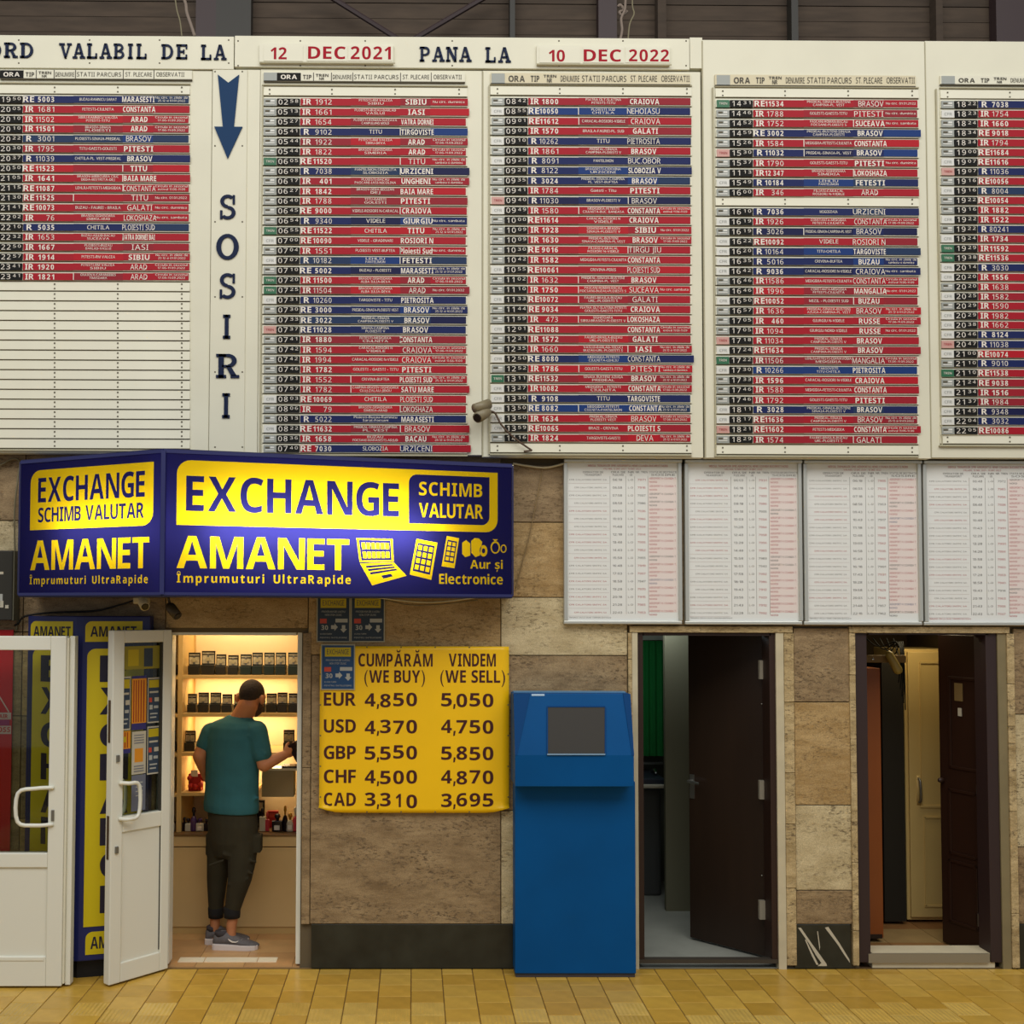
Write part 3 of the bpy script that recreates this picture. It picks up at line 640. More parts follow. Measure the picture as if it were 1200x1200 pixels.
for ci, c in enumerate(COLS):
    p0, p1, q0, q1, dy = PAN[ci]; Yp = YF+dy; x0 = c['x0']; w_ = c['w']; mid = x0+w_/2
    bd = thing('timetable_board', LABS[ci], 'timetable board', U(mid, q1, Yp), 'cream timetable boards on the station wall')
    mb = MB(); mb.pbox(p0, p1, q0, q1, Yp, CREAM, .06)
    if ci > 1: mb.pbox(p0-.5, p0+1, q0, q1, Yp-.004, CREAMD, .004)
    obj('back_panel', mb, bd, bevel=.002, seg=1)
    # rim round the rack
    ra, rb = min(c['rows']+c['blank'])-7, max(c['rows']+c['blank'])+7
    mb = MB(); xx0 = x0-2; xx1 = x0+w_+2
    mb.pbox(xx0-1.5, xx0, ra, rb, Yp-.012, CREAMD, .012); mb.pbox(xx0, xx1, rb, rb+1.5, Yp-.018, CREAMD, .018); mb.pbox(xx0, xx1, ra-1.2, ra, Yp-.012, CREAMD, .012); obj('rack_rim', mb, bd)
    # column heading strip
    h0, h1 = c['hdr']; hx = c['hx']; hw = c['hw']; mb = MB()
    hm = CREAM2 if ci in (0, 1, 4) else mat('yellowed_strip', (206, 196, 164), .5)
    mb.pbox(hx, hx+hw, h0, h1, Yp-.012, hm, .012); mb.pbox(hx, hx+hw, h1, h1+1.2, Yp-.014, GROOVE, .012)
    mb.pbox(x0, x0+15.5, h0, h1, Yp-.014, GRY, .002) if ci else None
    dk = mat('heading_ink', (70, 66, 56), .6)
    if ci < 2: mb.pbox(x0+15.5, x0+43.5, h0+.3, h1-.3, Yp-.014, BLK, .002)
    ym = Yp-.0146; t0, t1 = h0+2.6, h1-2.4
    ptext(mb, 'ORA', x0+20, x0+39, t0, t1, ym, WHT if ci < 2 else dk, .03)
    ptext(mb, 'TIP', x0+46, x0+56, t0, t1, ym, dk, .01)
    ptext(mb, 'TREN', x0+61, x0+76, h0+1.6, h0+4.8, ym, dk, .01); ptext(mb, 'NR', x0+65, x0+71, h0+5.8, h1-1.5, ym, dk, .01)
    ptext(mb, 'DENUMIRE', x0+81, x0+103, t0, t1, ym, dk, 0, 1)
    if ci < 4:
        ptext(mb, 'STATII PARCURS', x0+106, x0+158, t0, t1, ym, dk, .01, 1); ptext(mb, 'ST. PLECARE', x0+163, x0+194, t0, t1, ym, dk, 0, 1); ptext(mb, 'OBSERVATII', x0+199, x0+232, t0, t1, ym, dk, 0, 1)
    if ci < 2:
        for dx in (58, 79, 104, 160, 196): mb.pbox(x0+dx, x0+dx+.8, h0, h1, ym, dk, .002)
    obj('heading_strip', mb, bd)
    for i, qc in enumerate(sorted(c['rows']+c['blank'])):
        blank = any(abs(qc-b) < .1 for b in c['blank']); mb = MB(); hh = 5.15
        sl_m = CREAM2
        xa, xb = X(x0-1.5, Yp-.006, qc), X(x0+w_+1.5, Yp-.006, qc); za, zb = Z(qc+hh, Yp-.006, mid), Z(qc-hh, Yp-.006, mid)
        # a slat leans out at its foot so that it throws a line of shade
        mb.raw([(xa, Yp-.011, za), (xb, Yp-.011, za), (xb, Yp, za), (xa, Yp, za), (xa, Yp-.004, zb), (xb, Yp-.004, zb), (xb, Yp, zb), (xa, Yp, zb)], [(0, 3, 2, 1), (4, 5, 6, 7), (0, 1, 5, 4), (1, 2, 6, 5), (2, 3, 7, 6), (3, 0, 4, 7)], sl_m)
        mb.box(xa, xb, Yp-.003, Yp, za-.005, za, mat('slat_gap', (118, 110, 88), .8))
        if blank:
            for dx in (7, 80, 154, 229):
                for dq in (-2.6, 2.6): screw(mb, x0+dx, qc+dq, Yp-.0085-.002*(dq > 0))
        obj('slat', mb, bd)
    for qc, line in zip(c['rows'], c['data'].split('\n')):
        op, tm, col, ty, num, route, dest, note = line.split('|')
        jig = R_.uniform(-.4, .4); xs = x0+R_.uniform(-.3, .3); Ys = Yp-.015; h = 4.05; a, b = qc-h+jig*.3, qc+h+jig*.3
        fam = REDS if col == 'R' else BLUES; main = fam[0] if R_.random() < .7 else R_.choice(fam)
        ext = R_.choice([0, 0, 0, 0, 1, 2, 4]); mb = MB(); yt = Ys-.0016
        segs = [(43, 102, main), (102, 160, main if R_.random() < .5 else R_.choice(fam)), (160, 195.5, main if R_.random() < .6 else R_.choice(fam)), (195.5, w_+ext, main if R_.random() < .6 else R_.choice(fam))]
        if col == 'M': segs = [(43, 62, REDS[0]), (62, 138, BLUES[0]), (138, 160, REDS[0]), (160, 198, BLUES[0]), (198, w_+6, REDS[0])]
        for s0, s1, m in segs: mb.pbox(xs+s0, xs+s1, a, b, Ys, m, .004)
        if R_.random() < .3: dxx = R_.choice([102, 160]); mb.pbox(xs+dxx-.4, xs+dxx+.5, a, b, yt, WHT, .001)
        c0, c1 = qc-3.5+jig, qc+3.3+jig
        if ty == 'RE': ptext(mb, ty, xs+R_.uniform(42.5, 44), xs+56, c0, c1, yt, WHT, .05, 1)
        elif ty == 'IR': ptext(mb, ty, xs+45.5, xs+55.5, c0, c1, yt, WHT, .03, 1)
        else: ptext(mb, ty, xs+47, xs+53.5, c0, c1, yt, WHT, .04, 1)
        n = len(num); nx1 = 79.5 if ci < 2 else 78; ptext(mb, num, xs+nx1-(21.5 if n > 4 else 19 if n == 4 else 4.6*n), xs+nx1, c0+.7, c1-.1, yt, WHT, .035 if ty == 'RE' or R_.random() < .3 else .01, 1, .2)
        if route:
            ls = route.split('/')
            for k, s in enumerate(ls):
                wid = min(54, 2.3*len(s)) if len(s) > 8 else len(s)*3.7; mx_ = xs+131
                tall = len(s) <= 8 and len(ls) == 1
                if len(ls) == 1: ptext(mb, s, mx_-wid/2, mx_+wid/2, qc-(2.4 if tall else 1.7), qc+(2.3 if tall else 1.5), yt, WHT, .02 if tall else 0, 1)
                else: ptext(mb, s, mx_-wid/2, mx_+wid/2, qc-3.4+k*3.7, qc-.7+k*3.7, yt, WHT, 0, 1)
        if dest:
            wid = min(38, 4.9*len(dest)); mx_ = xs+179+R_.uniform(-1, 1.5); ptext(mb, dest, mx_-wid/2, mx_+wid/2, c0+.6, c1+.1, yt, WHT, R_.choice([.01, .035, .045]), 1)
        if note:
            ls = NOTES[note].split('/')
            for k, s in enumerate(ls):
                if len(ls) == 1: ptext(mb, s, xs+198, xs+w_-2, qc-1.4, qc+1.2, yt, WHT, .02, 1)
                else: ptext(mb, s, xs+(198, 201)[k], xs+w_-(1, 4)[k], qc-3.3+k*3.6, qc-.9+k*3.6, yt, WHT, .02, 1)
        st = obj('train_strip', mb, bd)
        mb = MB(); yo = Ys-.002; mb.pbox(xs, xs+14.6, a-.2, b+.2, Ys, opm[op], .008); ok = GROOVE if op != 'G' else WHT
        if op == 'g': mb.pbox(xs+2, xs+7, qc-2.2, qc-.2, yo, ok, .002); mb.pbox(xs+2, xs+12.5, qc+.8, qc+2, yo, WPL, .002); mb.pbox(xs+8, xs+12.5, qc-2.4, qc-.4, yo, WPL, .002)
        elif op == 'w': ptext(mb, 'CFR', xs+3, xs+12, qc-1.6, qc+1.5, yo, GRY, .02, 1)
        else: ptext(mb, 'TREN', xs+2.5, xs+12, qc-1.4, qc+1.2, yo, WHT if op == 'G' else REDTX, .0, 1)
        obj('operator_plate', mb, st)
        mb = MB(); mb.pbox(xs+15.3, xs+42, a, b, Ys-.001, BLK, .008); yo = Ys-.0026
        for k, ch in enumerate(tm):
            u0 = (17.2, 23.6, 31, 36.6)[k]; nw = .42 if ch == '1' else 1
            if k < 2: ptext(mb, ch, xs+u0+(.8 if ch == '1' else 0), xs+u0+(3.4 if ch == '1' else 4.6), qc-3, qc+3, yo, WHT, .02, 1)
            else: ptext(mb, ch, xs+u0+(.6 if ch == '1' else 0), xs+u0+(2.6 if ch == '1' else 3.6), qc-2.9, qc+.8, yo, WHT, .02, 1)
        obj('time_plate', mb, st)
# ================================================================ airport timetables in aluminium frames
ALU = mat('brushed_aluminium', (196, 198, 190), .35, .55)
PAPER = mat('printed_paper', (224, 226, 222), .6); PINK = mat('pink_column', (226, 214, 208), .6); PRED = mat('pink_red_ink', (178, 78, 84), .6); PGR = mat('grey_ink', (128, 124, 120), .6); PDK = mat('dark_ink', (84, 80, 78), .6); PBL = mat('blue_ink', (86, 92, 130), .6)
YP = -.05
for k, (p0, p1) in enumerate(((661, 799.5), (803, 940.5), (942.5, 1081), (1083, 1222))):
    lab = ('first', 'second', 'third', 'fourth')[k]
    fr = thing('framed_timetable', '%s aluminium framed airport train timetable from the left, printed paper with pink column' % lab, 'timetable frame', U((p0+p1)/2, 731, YP), 'framed paper timetables above the doors')
    q0, q1 = 538+k*.6, 731.5+k*.5
    for a, b, c_, e in ((p0, p1, q0, q0+4), (p0, p1, q1-4, q1), (p0, p0+4.2, q0+4, q1-4), (p1-4.2, p1, q0+4, q1-4)):
        mb = MB(); mb.pbox(a, b, c_, e, YP, ALU, .045); obj('frame_bar', mb, fr, bevel=.004)
    mb = MB(); Yq = YP+.018; mb.pbox(p0+3, p1-3, q0+3, q1-3, Yq, PAPER, .004); yt = Yq-.0008
    e0 = p0+99; mb.pbox(e0, p1-6, q0+22, q1-14, yt+.0004, PINK, .0004)
    ptext(mb, 'MERSUL TRENURILOR SPRE AEROPORTUL HENRI COANDA BUCURESTI NORD', p0+28, p1-17, q0+6.6, q0+9, yt, PRED, .02, 1); ptext(mb, 'VALABIL 12 DEC 2021 - 10 DEC 2022', p0+46, p0+90, q0+10.6, q0+12.4, yt, PRED, 0, 1)
    for s, a, b in (('OPERATOR DE/TRANSPORT', 22, 46), ('ORA DE/PLECARE', 55, 72), ('NR/LINIE', 75, 82), ('NR. TREN/', 84, 98), ('STATIA DE DESTINATIE/SOSIRE', 100, 132)):
        for j, s2 in enumerate(s.split('/')):
            if s2: ptext(mb, s2, p0+a+(2 if j else 0), p0+b-(2 if j else 0), q0+14.2+3.2*j, q0+16.4+3.2*j, yt, PDK, .02, 1)
    for j in range(18):
        y = q0+24.4+9.15*j; ink = PRED if R_.random() < .72 else R_.choice([PDK, PBL])
        lc = R_.choice([PRED, PGR, PGR]); mb.pbox(p0+5, p0+53, y+3.9, y+4.15, yt, mat('hair_line', (190, 176, 172), .6), .0004)
        ptext(mb, 'CFR CALATORI SNTFC SA', p0+6+R_.choice([0, 0, 6]), p0+50, y-1, y+.6, yt, lc, -.005, 1)
        ptext(mb, '%02d:%02d' % (6+j*17//18, R_.choice([3, 18, 28, 43, 48, 58])), p0+57, p0+68, y-1.4, y+1.1, yt, PDK, 0, 1); ptext(mb, 'L-D', p0+75, p0+81, y-1.2, y+.9, yt, PGR, 0, 1); ptext(mb, '79%02d' % R_.randint(1, 99), p0+86, p0+95.5, y-1.3, y+1.1, yt, PDK if ink != PRED else PRED, 0, 1)
        ptext(mb, 'AEROPORT H. COANDA T.', p0+100, p1-7, y-3, y-.7, yt, ink, .01, 1); ptext(mb, 'NORD', p0+100, p0+109, y+1.4, y+3.3, yt, ink, 0, 1)
    for dx in (54, 72.5, 83, 98.5): mb.pbox(p0+dx, p0+dx+.35, q0+20, q1-12, yt, PGR, .0004)
    ptext(mb, 'TRENURILE CIRCULA ZILNIC CONFORM GRAFICULUI', p0+6, p0+55, q1-8.5, q1-7, yt, PRED if k == 3 else PGR, 0, 1)
    obj('timetable_sheet', mb, fr)
# ================================================================ AWNING LIGHT BOX over the booth
def thin(name, c, t=.62):
    m = bpy.data.materials.new(name); m.use_nodes = True; nt = m.node_tree; nt.nodes.remove(nt.nodes['Principled BSDF'])
    a = nd(nt, 'ShaderNodeBsdfDiffuse'); b = nd(nt, 'ShaderNodeBsdfTranslucent'); x = nd(nt, 'ShaderNodeMixShader'); x.inputs[0].default_value = t
    a.inputs[0].default_value = b.inputs[0].default_value = (*lin(c), 1); nt.links.new(a.outputs[0], x.inputs[1]); nt.links.new(b.outputs[0], x.inputs[2]); nt.links.new(x.outputs[0], nt.nodes['Material Output'].inputs[0]); return m
SB = thin('backlit_navy_vinyl', (38, 37, 96)); SY = thin('backlit_yellow_vinyl', (250, 212, 30))
CASE = mat('navy_sheet_metal', (30, 32, 72), .5)
pL, pC, pR = U(22, 700, -.32), U(190, 700, -.81), U(600, 700, -.24)
zb, zt = U(190, 696.5, -.81).z, U(190, 528, -.81).z
aw = thing('awning_light_box', 'large glowing navy and yellow exchange light box projecting over the booth door', 'light box sign', ((pL.x+pR.x)/2, -.3, zb))
mb = MB(); inn = mat('case_inside_white', (225, 225, 220), .8); yb = -.03
lp_ = [(pL.x, yb), (pL.x, pL.y), (pC.x, pC.y), (pR.x, pR.y), (pR.x, yb)]
mb.zprism(lp_, zt, zt+.012, CASE); mb.zprism(lp_, zb-.012, zb, CASE); mb.box(pL.x, pR.x, yb, yb+.012, zb, zt, inn)
mb.box(pL.x-.01, pL.x, pL.y, yb, zb, zt, CASE); mb.box(pR.x, pR.x+.01, pR.y, yb, zb, zt, CASE); obj('case', mb, aw)
SIGN = {}
def sign_face(A, Bp, build, nm):
    A = Vector((A.x, A.y, 0)); Bp = Vector((Bp.x, Bp.y, 0)); ax = (Bp-A).normalized(); n = Vector((ax.y, -ax.x, 0)); ln = (Bp-A).length
    def D(px, py): h = plane_hit(px, py, A, n); return ((h-A).dot(ax), h.z)
    def tx(s, p0, p1, q0, q1, wt, gap=.1):
        qm, pm = (q0+q1)/2, (p0+p1)/2; return text_loops(s, D(p0, qm)[0], D(p1, qm)[0], D(pm, q1)[1], D(pm, q0)[1], wt, 3, gap)
    def bx(p0, p1, q0, q1, r, corners): qm, pm = (q0+q1)/2, (p0+p1)/2; return rrect(D(p0, qm)[0], D(p1, qm)[0], D(pm, q1)[1], D(pm, q0)[1], r, corners)
    loops = build(D, tx, bx); outer = [(0.004, zb+.004), (ln-.004, zb+.004), (ln-.004, zt-.004), (.004, zt-.004)]
    mb = MB()
    for ls, m in ((loops, SY), ([outer]+loops, SB)):
        v, f = fill(ls); mb.raw([A+ax*p[0]+n*.002+Vector((0, 0, p[1])) for p in v], f, m)
    return obj(nm, mb, aw), A, ax, n, ln
def front(D, tx, bx):
    o = [bx(207, 583, 546.5, 619.5, .075, '0101'), bx(479, 573.5, 557.5, 614.5, .05, '0101')]
    o += tx('EXCHANGE', 218, 467.5, 562, 602, .01, .09)+tx('SCHIMB', 491, 565, 566, 581.5, .03, .14)+tx('VALUTAR', 491, 566, 590.5, 607, .03, .06)
    o += tx('AMANET', 207, 409, 630, 667, .04, .06)+tx('Împrumuturi  UltraRapide', 207, 411, 673.5, 683.5, .03, .24)+tx('Aur și', 551, 589, 656.5, 666.5, .01)+tx('Electronice', 514.5, 589, 673, 684.5, .02)
    P = lambda l: [D(*p) for p in l]
    def quadmap(q, u, v): return (q[0][0]*(1-u)*(1-v)+q[1][0]*u*(1-v)+q[2][0]*u*v+q[3][0]*(1-u)*v, q[0][1]*(1-u)*(1-v)+q[1][1]*u*(1-v)+q[2][1]*u*v+q[3][1]*(1-u)*v)
    def cell(q, u0, u1, v0, v1): return P([quadmap(q, u0, v0), quadmap(q, u1, v0), quadmap(q, u1, v1), quadmap(q, u0, v1)])
    scr = [(417.6, 630.7), (460, 631.5), (461.3, 658.2), (421.3, 658.8)]; o += [P(scr), cell(scr, .06, .94, .07, .93)]
    for r in range(2):
        for c in range(6): o.append(cell(scr, .12+c*.133, .225+c*.133, .18+r*.38, .46+r*.38))
    kb = [(421.8, 660.2), (461.3, 659), (476.5, 674.7), (436, 686)]; o += [P(kb)]
    for r in range(3): o.append(cell(kb, .12, .9, .12+r*.16, .22+r*.16))
    o.append(cell(kb, .38, .66, .68, .84))
    tb = [(488, 631.5), (512.5, 636), (505.3, 679.5), (480, 673.3)]; o += [P(tb), cell(tb, .1, .9, .1, .88)]
    for r in range(4):
        for c in range(3): o.append(cell(tb, .16+c*.25, .34+c*.25, .15+r*.18, .28+r*.18))
    ph = [(523.5, 628), (537.9, 630.7), (532.5, 666), (517.3, 663.5)]; o += [P(ph), cell(ph, .12, .88, .12, .84)]
    for r in range(4):
        for c in range(2): o.append(cell(ph, .2+c*.34, .46+c*.34, .17+r*.165, .29+r*.165))
    o += [P([(541.5, 636), (546, 633), (551, 637), (551, 651), (545, 653), (541.5, 649)]), P([(552, 634), (556, 630.5), (561, 631), (565, 635), (562, 651), (557, 653), (552.5, 648)]), P(circ(566.5, 645.5, 4.6, 6.8)), P(circ(566.5, 645.5, 2, 3))]
    o += [P(circ(580.3, 641.5, 5.6, 7.4)), P(circ(580.3, 641.8, 4, 5.6)), P([(577, 632), (583.5, 632), (580.3, 634.6)]), P(circ(589.9, 643, 3.6, 5)), P(circ(589.9, 643, 2.3, 3.6))]
    return o
def left(D, tx, bx):
    return [bx(36, 180, 546.5, 618.5, .075, '0101')]+tx('EXCHANGE', 45, 170, 556, 585.5, .01, .09)+tx('SCHIMB VALUTAR', 45, 169, 592, 609.5, .01, .07)+tx('AMANET', 36, 175, 631.5, 667, .04, .06)+tx('Împrumuturi  UltraRapide', 35, 173.5, 675, 684, .03, .24)
_, A1, ax1, n1, ln1 = sign_face(pC, pR, front, 'front_face'); _, A2, ax2, n2, ln2 = sign_face(pL, pC, left, 'side_face')
mb = MB(); fr_m = mat('navy_trim', (40, 44, 96), .4)
for A, ax, n, ln in ((A1, ax1, n1, ln1), (A2, ax2, n2, ln2)):
    for z0, z1 in ((zb-.004, zb+.012), (zt-.012, zt+.006)):
        a = A+n*.006; b = A+ax*ln+n*.006; a2 = A-n*.01; b2 = A+ax*ln-n*.01
        mb.raw([(q.x, q.y, z) for z in (z0, z1) for q in (a, b, b2, a2)], [(0, 3, 2, 1), (4, 5, 6, 7), (0, 1, 5, 4), (1, 2, 6, 5), (2, 3, 7, 6), (3, 0, 4, 7)], fr_m)
mb.box(pC.x-.012, pC.x+.012, pC.y-.012, pC.y+.012, zb, zt, fr_m); obj('edge_trim', mb, aw)
for A, ax, n, ln, e, dd, fr_ in ((A1, ax1, n1, ln1, 15, .17, .42), (A2, ax2, n2, ln2, 3, .17, .6)):
    c = A+ax*ln*fr_-n*dd; c.z = (zb+zt)/2-.02
    area('awning_tube', c, (ln*.62, .06), e, (1, .97, .92), target=c+n)
# ================================================================ yellow rate board and its notices
YEL = mat('yellow_board', (246, 196, 10), .4, noise=.03, scale=3); INK = mat('dark_brown_vinyl', (66, 22, 24), .5)
rb = thing('rate_board', 'yellow currency rate board beside the booth door with curled lower corners', 'sign', U(485, 952, -.02))
mb = MB(); Yr = -.03; N = 24; xa, xb = X(374.5, Yr, 850), X(596.5, Yr, 850); zt_, zb_ = Z(757.5, Yr, 485), Z(952.5, Yr, 485); rows_ = []
for j in range(41):
    rw = []
    for i in range(N+1):
        u = i/N; v = j/40; x = xa+(xb-xa)*u; z = zt_+(zb_-zt_)*v
        cl = max(0, v-.955)/.045*(max(0, abs(u-.5)*2-.78)/.22)**1.5; rw.append((x, Yr-.03*cl, z+.035*cl))
    rows_.append(rw)
vs = [p for r in rows_ for p in r]+[(p[0], p[1]+.004, p[2]) for r in rows_ for p in r]; n_ = (N+1)*41; fs = []
for j in range(40):
    for i in range(N): a = j*(N+1)+i; fs += [(a, a+N+1, a+N+2, a+1), (a+n_, a+1+n_, a+N+2+n_, a+N+1+n_)]
for i in range(N): a = i; fs.append((a, a+1, a+1+n_, a+n_)); b = 40*(N+1)+i; fs.append((b, b+n_, b+n_+1, b+1))
for j in range(40): a = j*(N+1); fs.append((a, a+n_, a+N+1+n_, a+N+1)); b = a+N; fs.append((b, b+N+1, b+N+1+n_, b+n_))
mb.raw(vs, fs, YEL); obj('panel', mb, rb, smooth=True)
yt = Yr-.0015
RATES = [('CUMPĂRĂM', 420, 507, 766, 781, .01), ('(WE BUY)', 427, 498, 785.5, 800, .01), ('VINDEM', 526, 581, 766, 781, .01), ('(WE SELL)', 516, 592, 785.5, 800, .01)]
for s, p0, p1, q0, q1, wt in RATES: mb = MB(); ptext(mb, s, p0, p1, q0, q1, yt, INK, wt, 3, .12 if '(' not in s else .1); obj('lettering', mb, rb)
for cur, q, b, s in (('EUR', 811.5, (('4', 427), (',', 0), ('8', 446), ('5', 461), ('0', 476)), '5,050'), ('USD', 843, '4,370', '4,750'), ('GBP', 874, '5,550', '5,850'), ('CHF', 902, '4,500', '4,870'), ('CAD', 929, '3,310', '3,695')):
    mb = MB(); ptext(mb, cur, 379.5, 417, q, q+15.5, yt, INK, .01, 3); obj('currency_code', mb, rb)
    for s2, x_ in ((b if isinstance(b, str) else '4,850', 427.5), (s, 517)):
        mb = MB(); px = x_
        for k, ch in enumerate(s2):
            j1 = R_.uniform(-.8, .8)+(k-2 if x_ < 500 and cur in ('CAD',) else 0)*.6
            if ch == ',': mb.prism([(X(px-1.5+a, yt, q), Z(b_+q+1, yt, px)) for a, b_ in ((.8, 12.5), (3, 12.5), (2.2, 18), (.2, 18.5))], yt-.0002, yt, INK); px += 2.5; continue
            wd = 12.5 if ch != '1' else 6; dq = -1.5 if (cur == 'GBP' and k == 3 and x_ < 500) else 0
            ptext(mb, ch, px+(3 if ch == '1' else 0), px+(3 if ch == '1' else 0)+wd, q+j1+dq+1, q+16.5+j1+dq, yt, INK, .035, 3); px += 15.4
        obj('rate_number', mb, rb)
mb = MB()
for q in (758.5, 951.5):
    for p in range(390, 590, 40): screw(mb, p, q, Yr-.0016, .7)
for p in (375.5, 595.5):
    for q in range(790, 940, 36): screw(mb, p, q, Yr-.0016, .7)
obj('nail', mb, rb)
NB = mat('notice_navy', (34, 50, 66), .5); NBL = mat('notice_blue', (24, 66, 110), .5); OL = mat('notice_yellow', (190, 170, 20), .5); NR = mat('notice_red', (190, 70, 50), .5); NW = mat('notice_grey', (170, 172, 165), .5); PALE = mat('notice_edge', (165, 162, 140), .5)
def notice(p0, p1, q0, q1, Y, base, label):
    t = thing('notice', label, 'notice', U((p0+p1)/2, q1, Y), 'small opening hours notices by the rate board')
    mb = MB(); mb.pbox(p0, p1, q0, q1, Y, PALE, .003); obj('backing', mb, t)
    mb = MB(); y = Y-.0012; W_, H_ = p1-p0, q1-q0; mb.pbox(p0+1.3, p1-1.3, q0+1.3, q1-1.3, y, base, .0012)
    fx = lambda u: p0+W_*u; fy = lambda v: q0+H_*v; y2 = y-.0008
    mb.pbox(fx(.12), fx(.88), fy(.07), fy(.27), y2, OL, .0008); ptext(mb, 'EXCHANGE', fx(.18), fx(.82), fy(.11), fy(.22), y2-.0005, NB, .02, 1)
    ptext(mb, 'PROGRAM DE LUCRU', fx(.15), fx(.85), fy(.33), fy(.37), y2, NW, 0, 1); ptext(mb, 'NON STOP ZILNIC', fx(.25), fx(.75), fy(.4), fy(.44), y2, NW, 0, 1)
    mb.pbox(fx(.1), fx(.3), fy(.5), fy(.6), y2, NR, .0008); mb.pbox(fx(.56), fx(.92), fy(.5), fy(.58), y2, NW, .0008)
    ptext(mb, '30', fx(.14), fx(.34), fy(.64), fy(.74), y2, NW, .03, 1)
    for cx, cz, hor in ((.53, .68, 1), (.8, .72, 0)):
        pts = [(-.5, -.25), (0, -.25), (0, -.5), (.5, 0), (0, .5), (0, .25), (-.5, .25)]
        pts = [(a, b) if hor else (b, a) for a, b in pts]; mb.prism([(X(fx(cx+a*.2), y2, fy(cz)), Z(fy(cz+b*.16), y2, fx(cx))) for a, b in pts][::1 if hor else -1], y2-.0004, y2, NW)
    ptext(mb, 'VA MULTUMIM', fx(.1), fx(.45), fy(.81), fy(.84), y2, NW, 0, 1); ptext(mb, 'PENTRU INTELEGERE', fx(.1), fx(.9), fy(.89), fy(.92), y2, NW, 0, 1)
    obj('print', mb, t)
notice(371, 410.5, 697.5, 752.5, -.012, NB, 'upper left dark notice under the light box, left of its twin')
notice(411, 451, 697.5, 752.5, -.012, NB, 'upper right dark notice under the light box, above the word CUMPĂRĂM')
notice(376, 416, 755, 808.5, -.04, NBL, 'blue notice stuck over the upper left corner of the yellow rate board')
# ================================================================ blue kiosk
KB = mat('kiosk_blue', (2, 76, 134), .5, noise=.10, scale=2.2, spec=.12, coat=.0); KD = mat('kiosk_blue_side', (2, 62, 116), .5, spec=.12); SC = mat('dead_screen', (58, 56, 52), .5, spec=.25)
Yb, Yl, Yt_ = -.16, -.29, -.19
xk0, xk1 = X(603.5, Yb, 1000), X(744.8, Yb, 1000); zk = lambda q, Y: Z(q, Y, 670)
zh, zl, zs = zk(922, Yl), zk(885, Yl), zk(813, Yt_)
kk = thing('information_kiosk', 'blue metal information kiosk with dead dark screen left of the open doorway', 'kiosk', ((xk0+xk1)/2, -.1, 0))
mb = MB(); mb.box(xk0, xk1, Yb, -.022, .025, zh+.01, KB); obj('body', mb, kk, bevel=.004)
mb = MB(); mb.box(xk0+.005, xk1-.005, Yb+.01, -.024, 0, .025, mat('kiosk_plinth', (60, 56, 60), .7)); obj('plinth', mb, kk)
xh0, xh1 = X(603.5, Yl, 900), X(743, Yl, 900)
mb = MB(); mb.xprism([(-.022, zh), (Yl, zh), (Yl, zl), (Yt_, zs), (-.022, zs)], xh0, xh1, KB); obj('head', mb, kk, bevel=.004)
# cheeks: triangular fillets either side of the sloping screen front
for p_t, p_b, xe, s in ((621, 607, xh0, 1), (730, 742, xh1, -1)):
    a = X(p_t, Yt_, 815); b = X(p_b, Yl, 885); yy0 = Yl*.55+Yt_*.45
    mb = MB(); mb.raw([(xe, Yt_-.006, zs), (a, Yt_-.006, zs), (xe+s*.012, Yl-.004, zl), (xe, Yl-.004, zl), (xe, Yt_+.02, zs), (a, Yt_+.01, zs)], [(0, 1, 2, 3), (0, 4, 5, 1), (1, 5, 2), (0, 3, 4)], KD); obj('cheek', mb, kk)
def slope(p, q):   # point on sloping face
    n = Vector((0, -(zs-zl), (Yt_-Yl))).normalized(); p0 = Vector((0, Yl, zl)); n = Vector((0, (zs-zl), -(Yt_-Yl))).normalized(); return plane_hit(p, q, p0, n)
nn = Vector((0, -(zs-zl), (Yt_-Yl))).normalized()
def sbox(p0, p1, q0, q1, h, m, name):
    c = [slope(p0, q1), slope(p1, q1), slope(p1, q0), slope(p0, q0)]; mb = MB(); mb.raw([v-nn*.002 for v in c]+[v+nn*h for v in c], [(0, 3, 2, 1), (4, 5, 6, 7), (0, 1, 5, 4), (1, 2, 6, 5), (2, 3, 7, 6), (3, 0, 4, 7)], m); return obj(name, mb, kk)
sbox(642, 708.5, 829, 883.5, .003, SC, 'screen'); sbox(641, 709, 883.5, 885, .010, mat('screen_lip', (120, 150, 175), .4), 'screen_ledge'); sbox(640.5, 642, 829, 884, .006, KD, 'screen_edge'); sbox(708.5, 710, 829, 884, .006, KD, 'screen_edge'); sbox(641, 709, 827.5, 829, .006, KD, 'screen_edge')
sbox(623, 638, 813.3, 815.5, .002, mat('white_sticker', (170, 195, 215), .5), 'sticker')
mb = MB(); mb.box(xh0+.01, xh1-.01, -.10, -.03, zs, zs+.006, mat('kiosk_top_edge', (96, 140, 170), .4)); obj('top_cap', mb, kk)
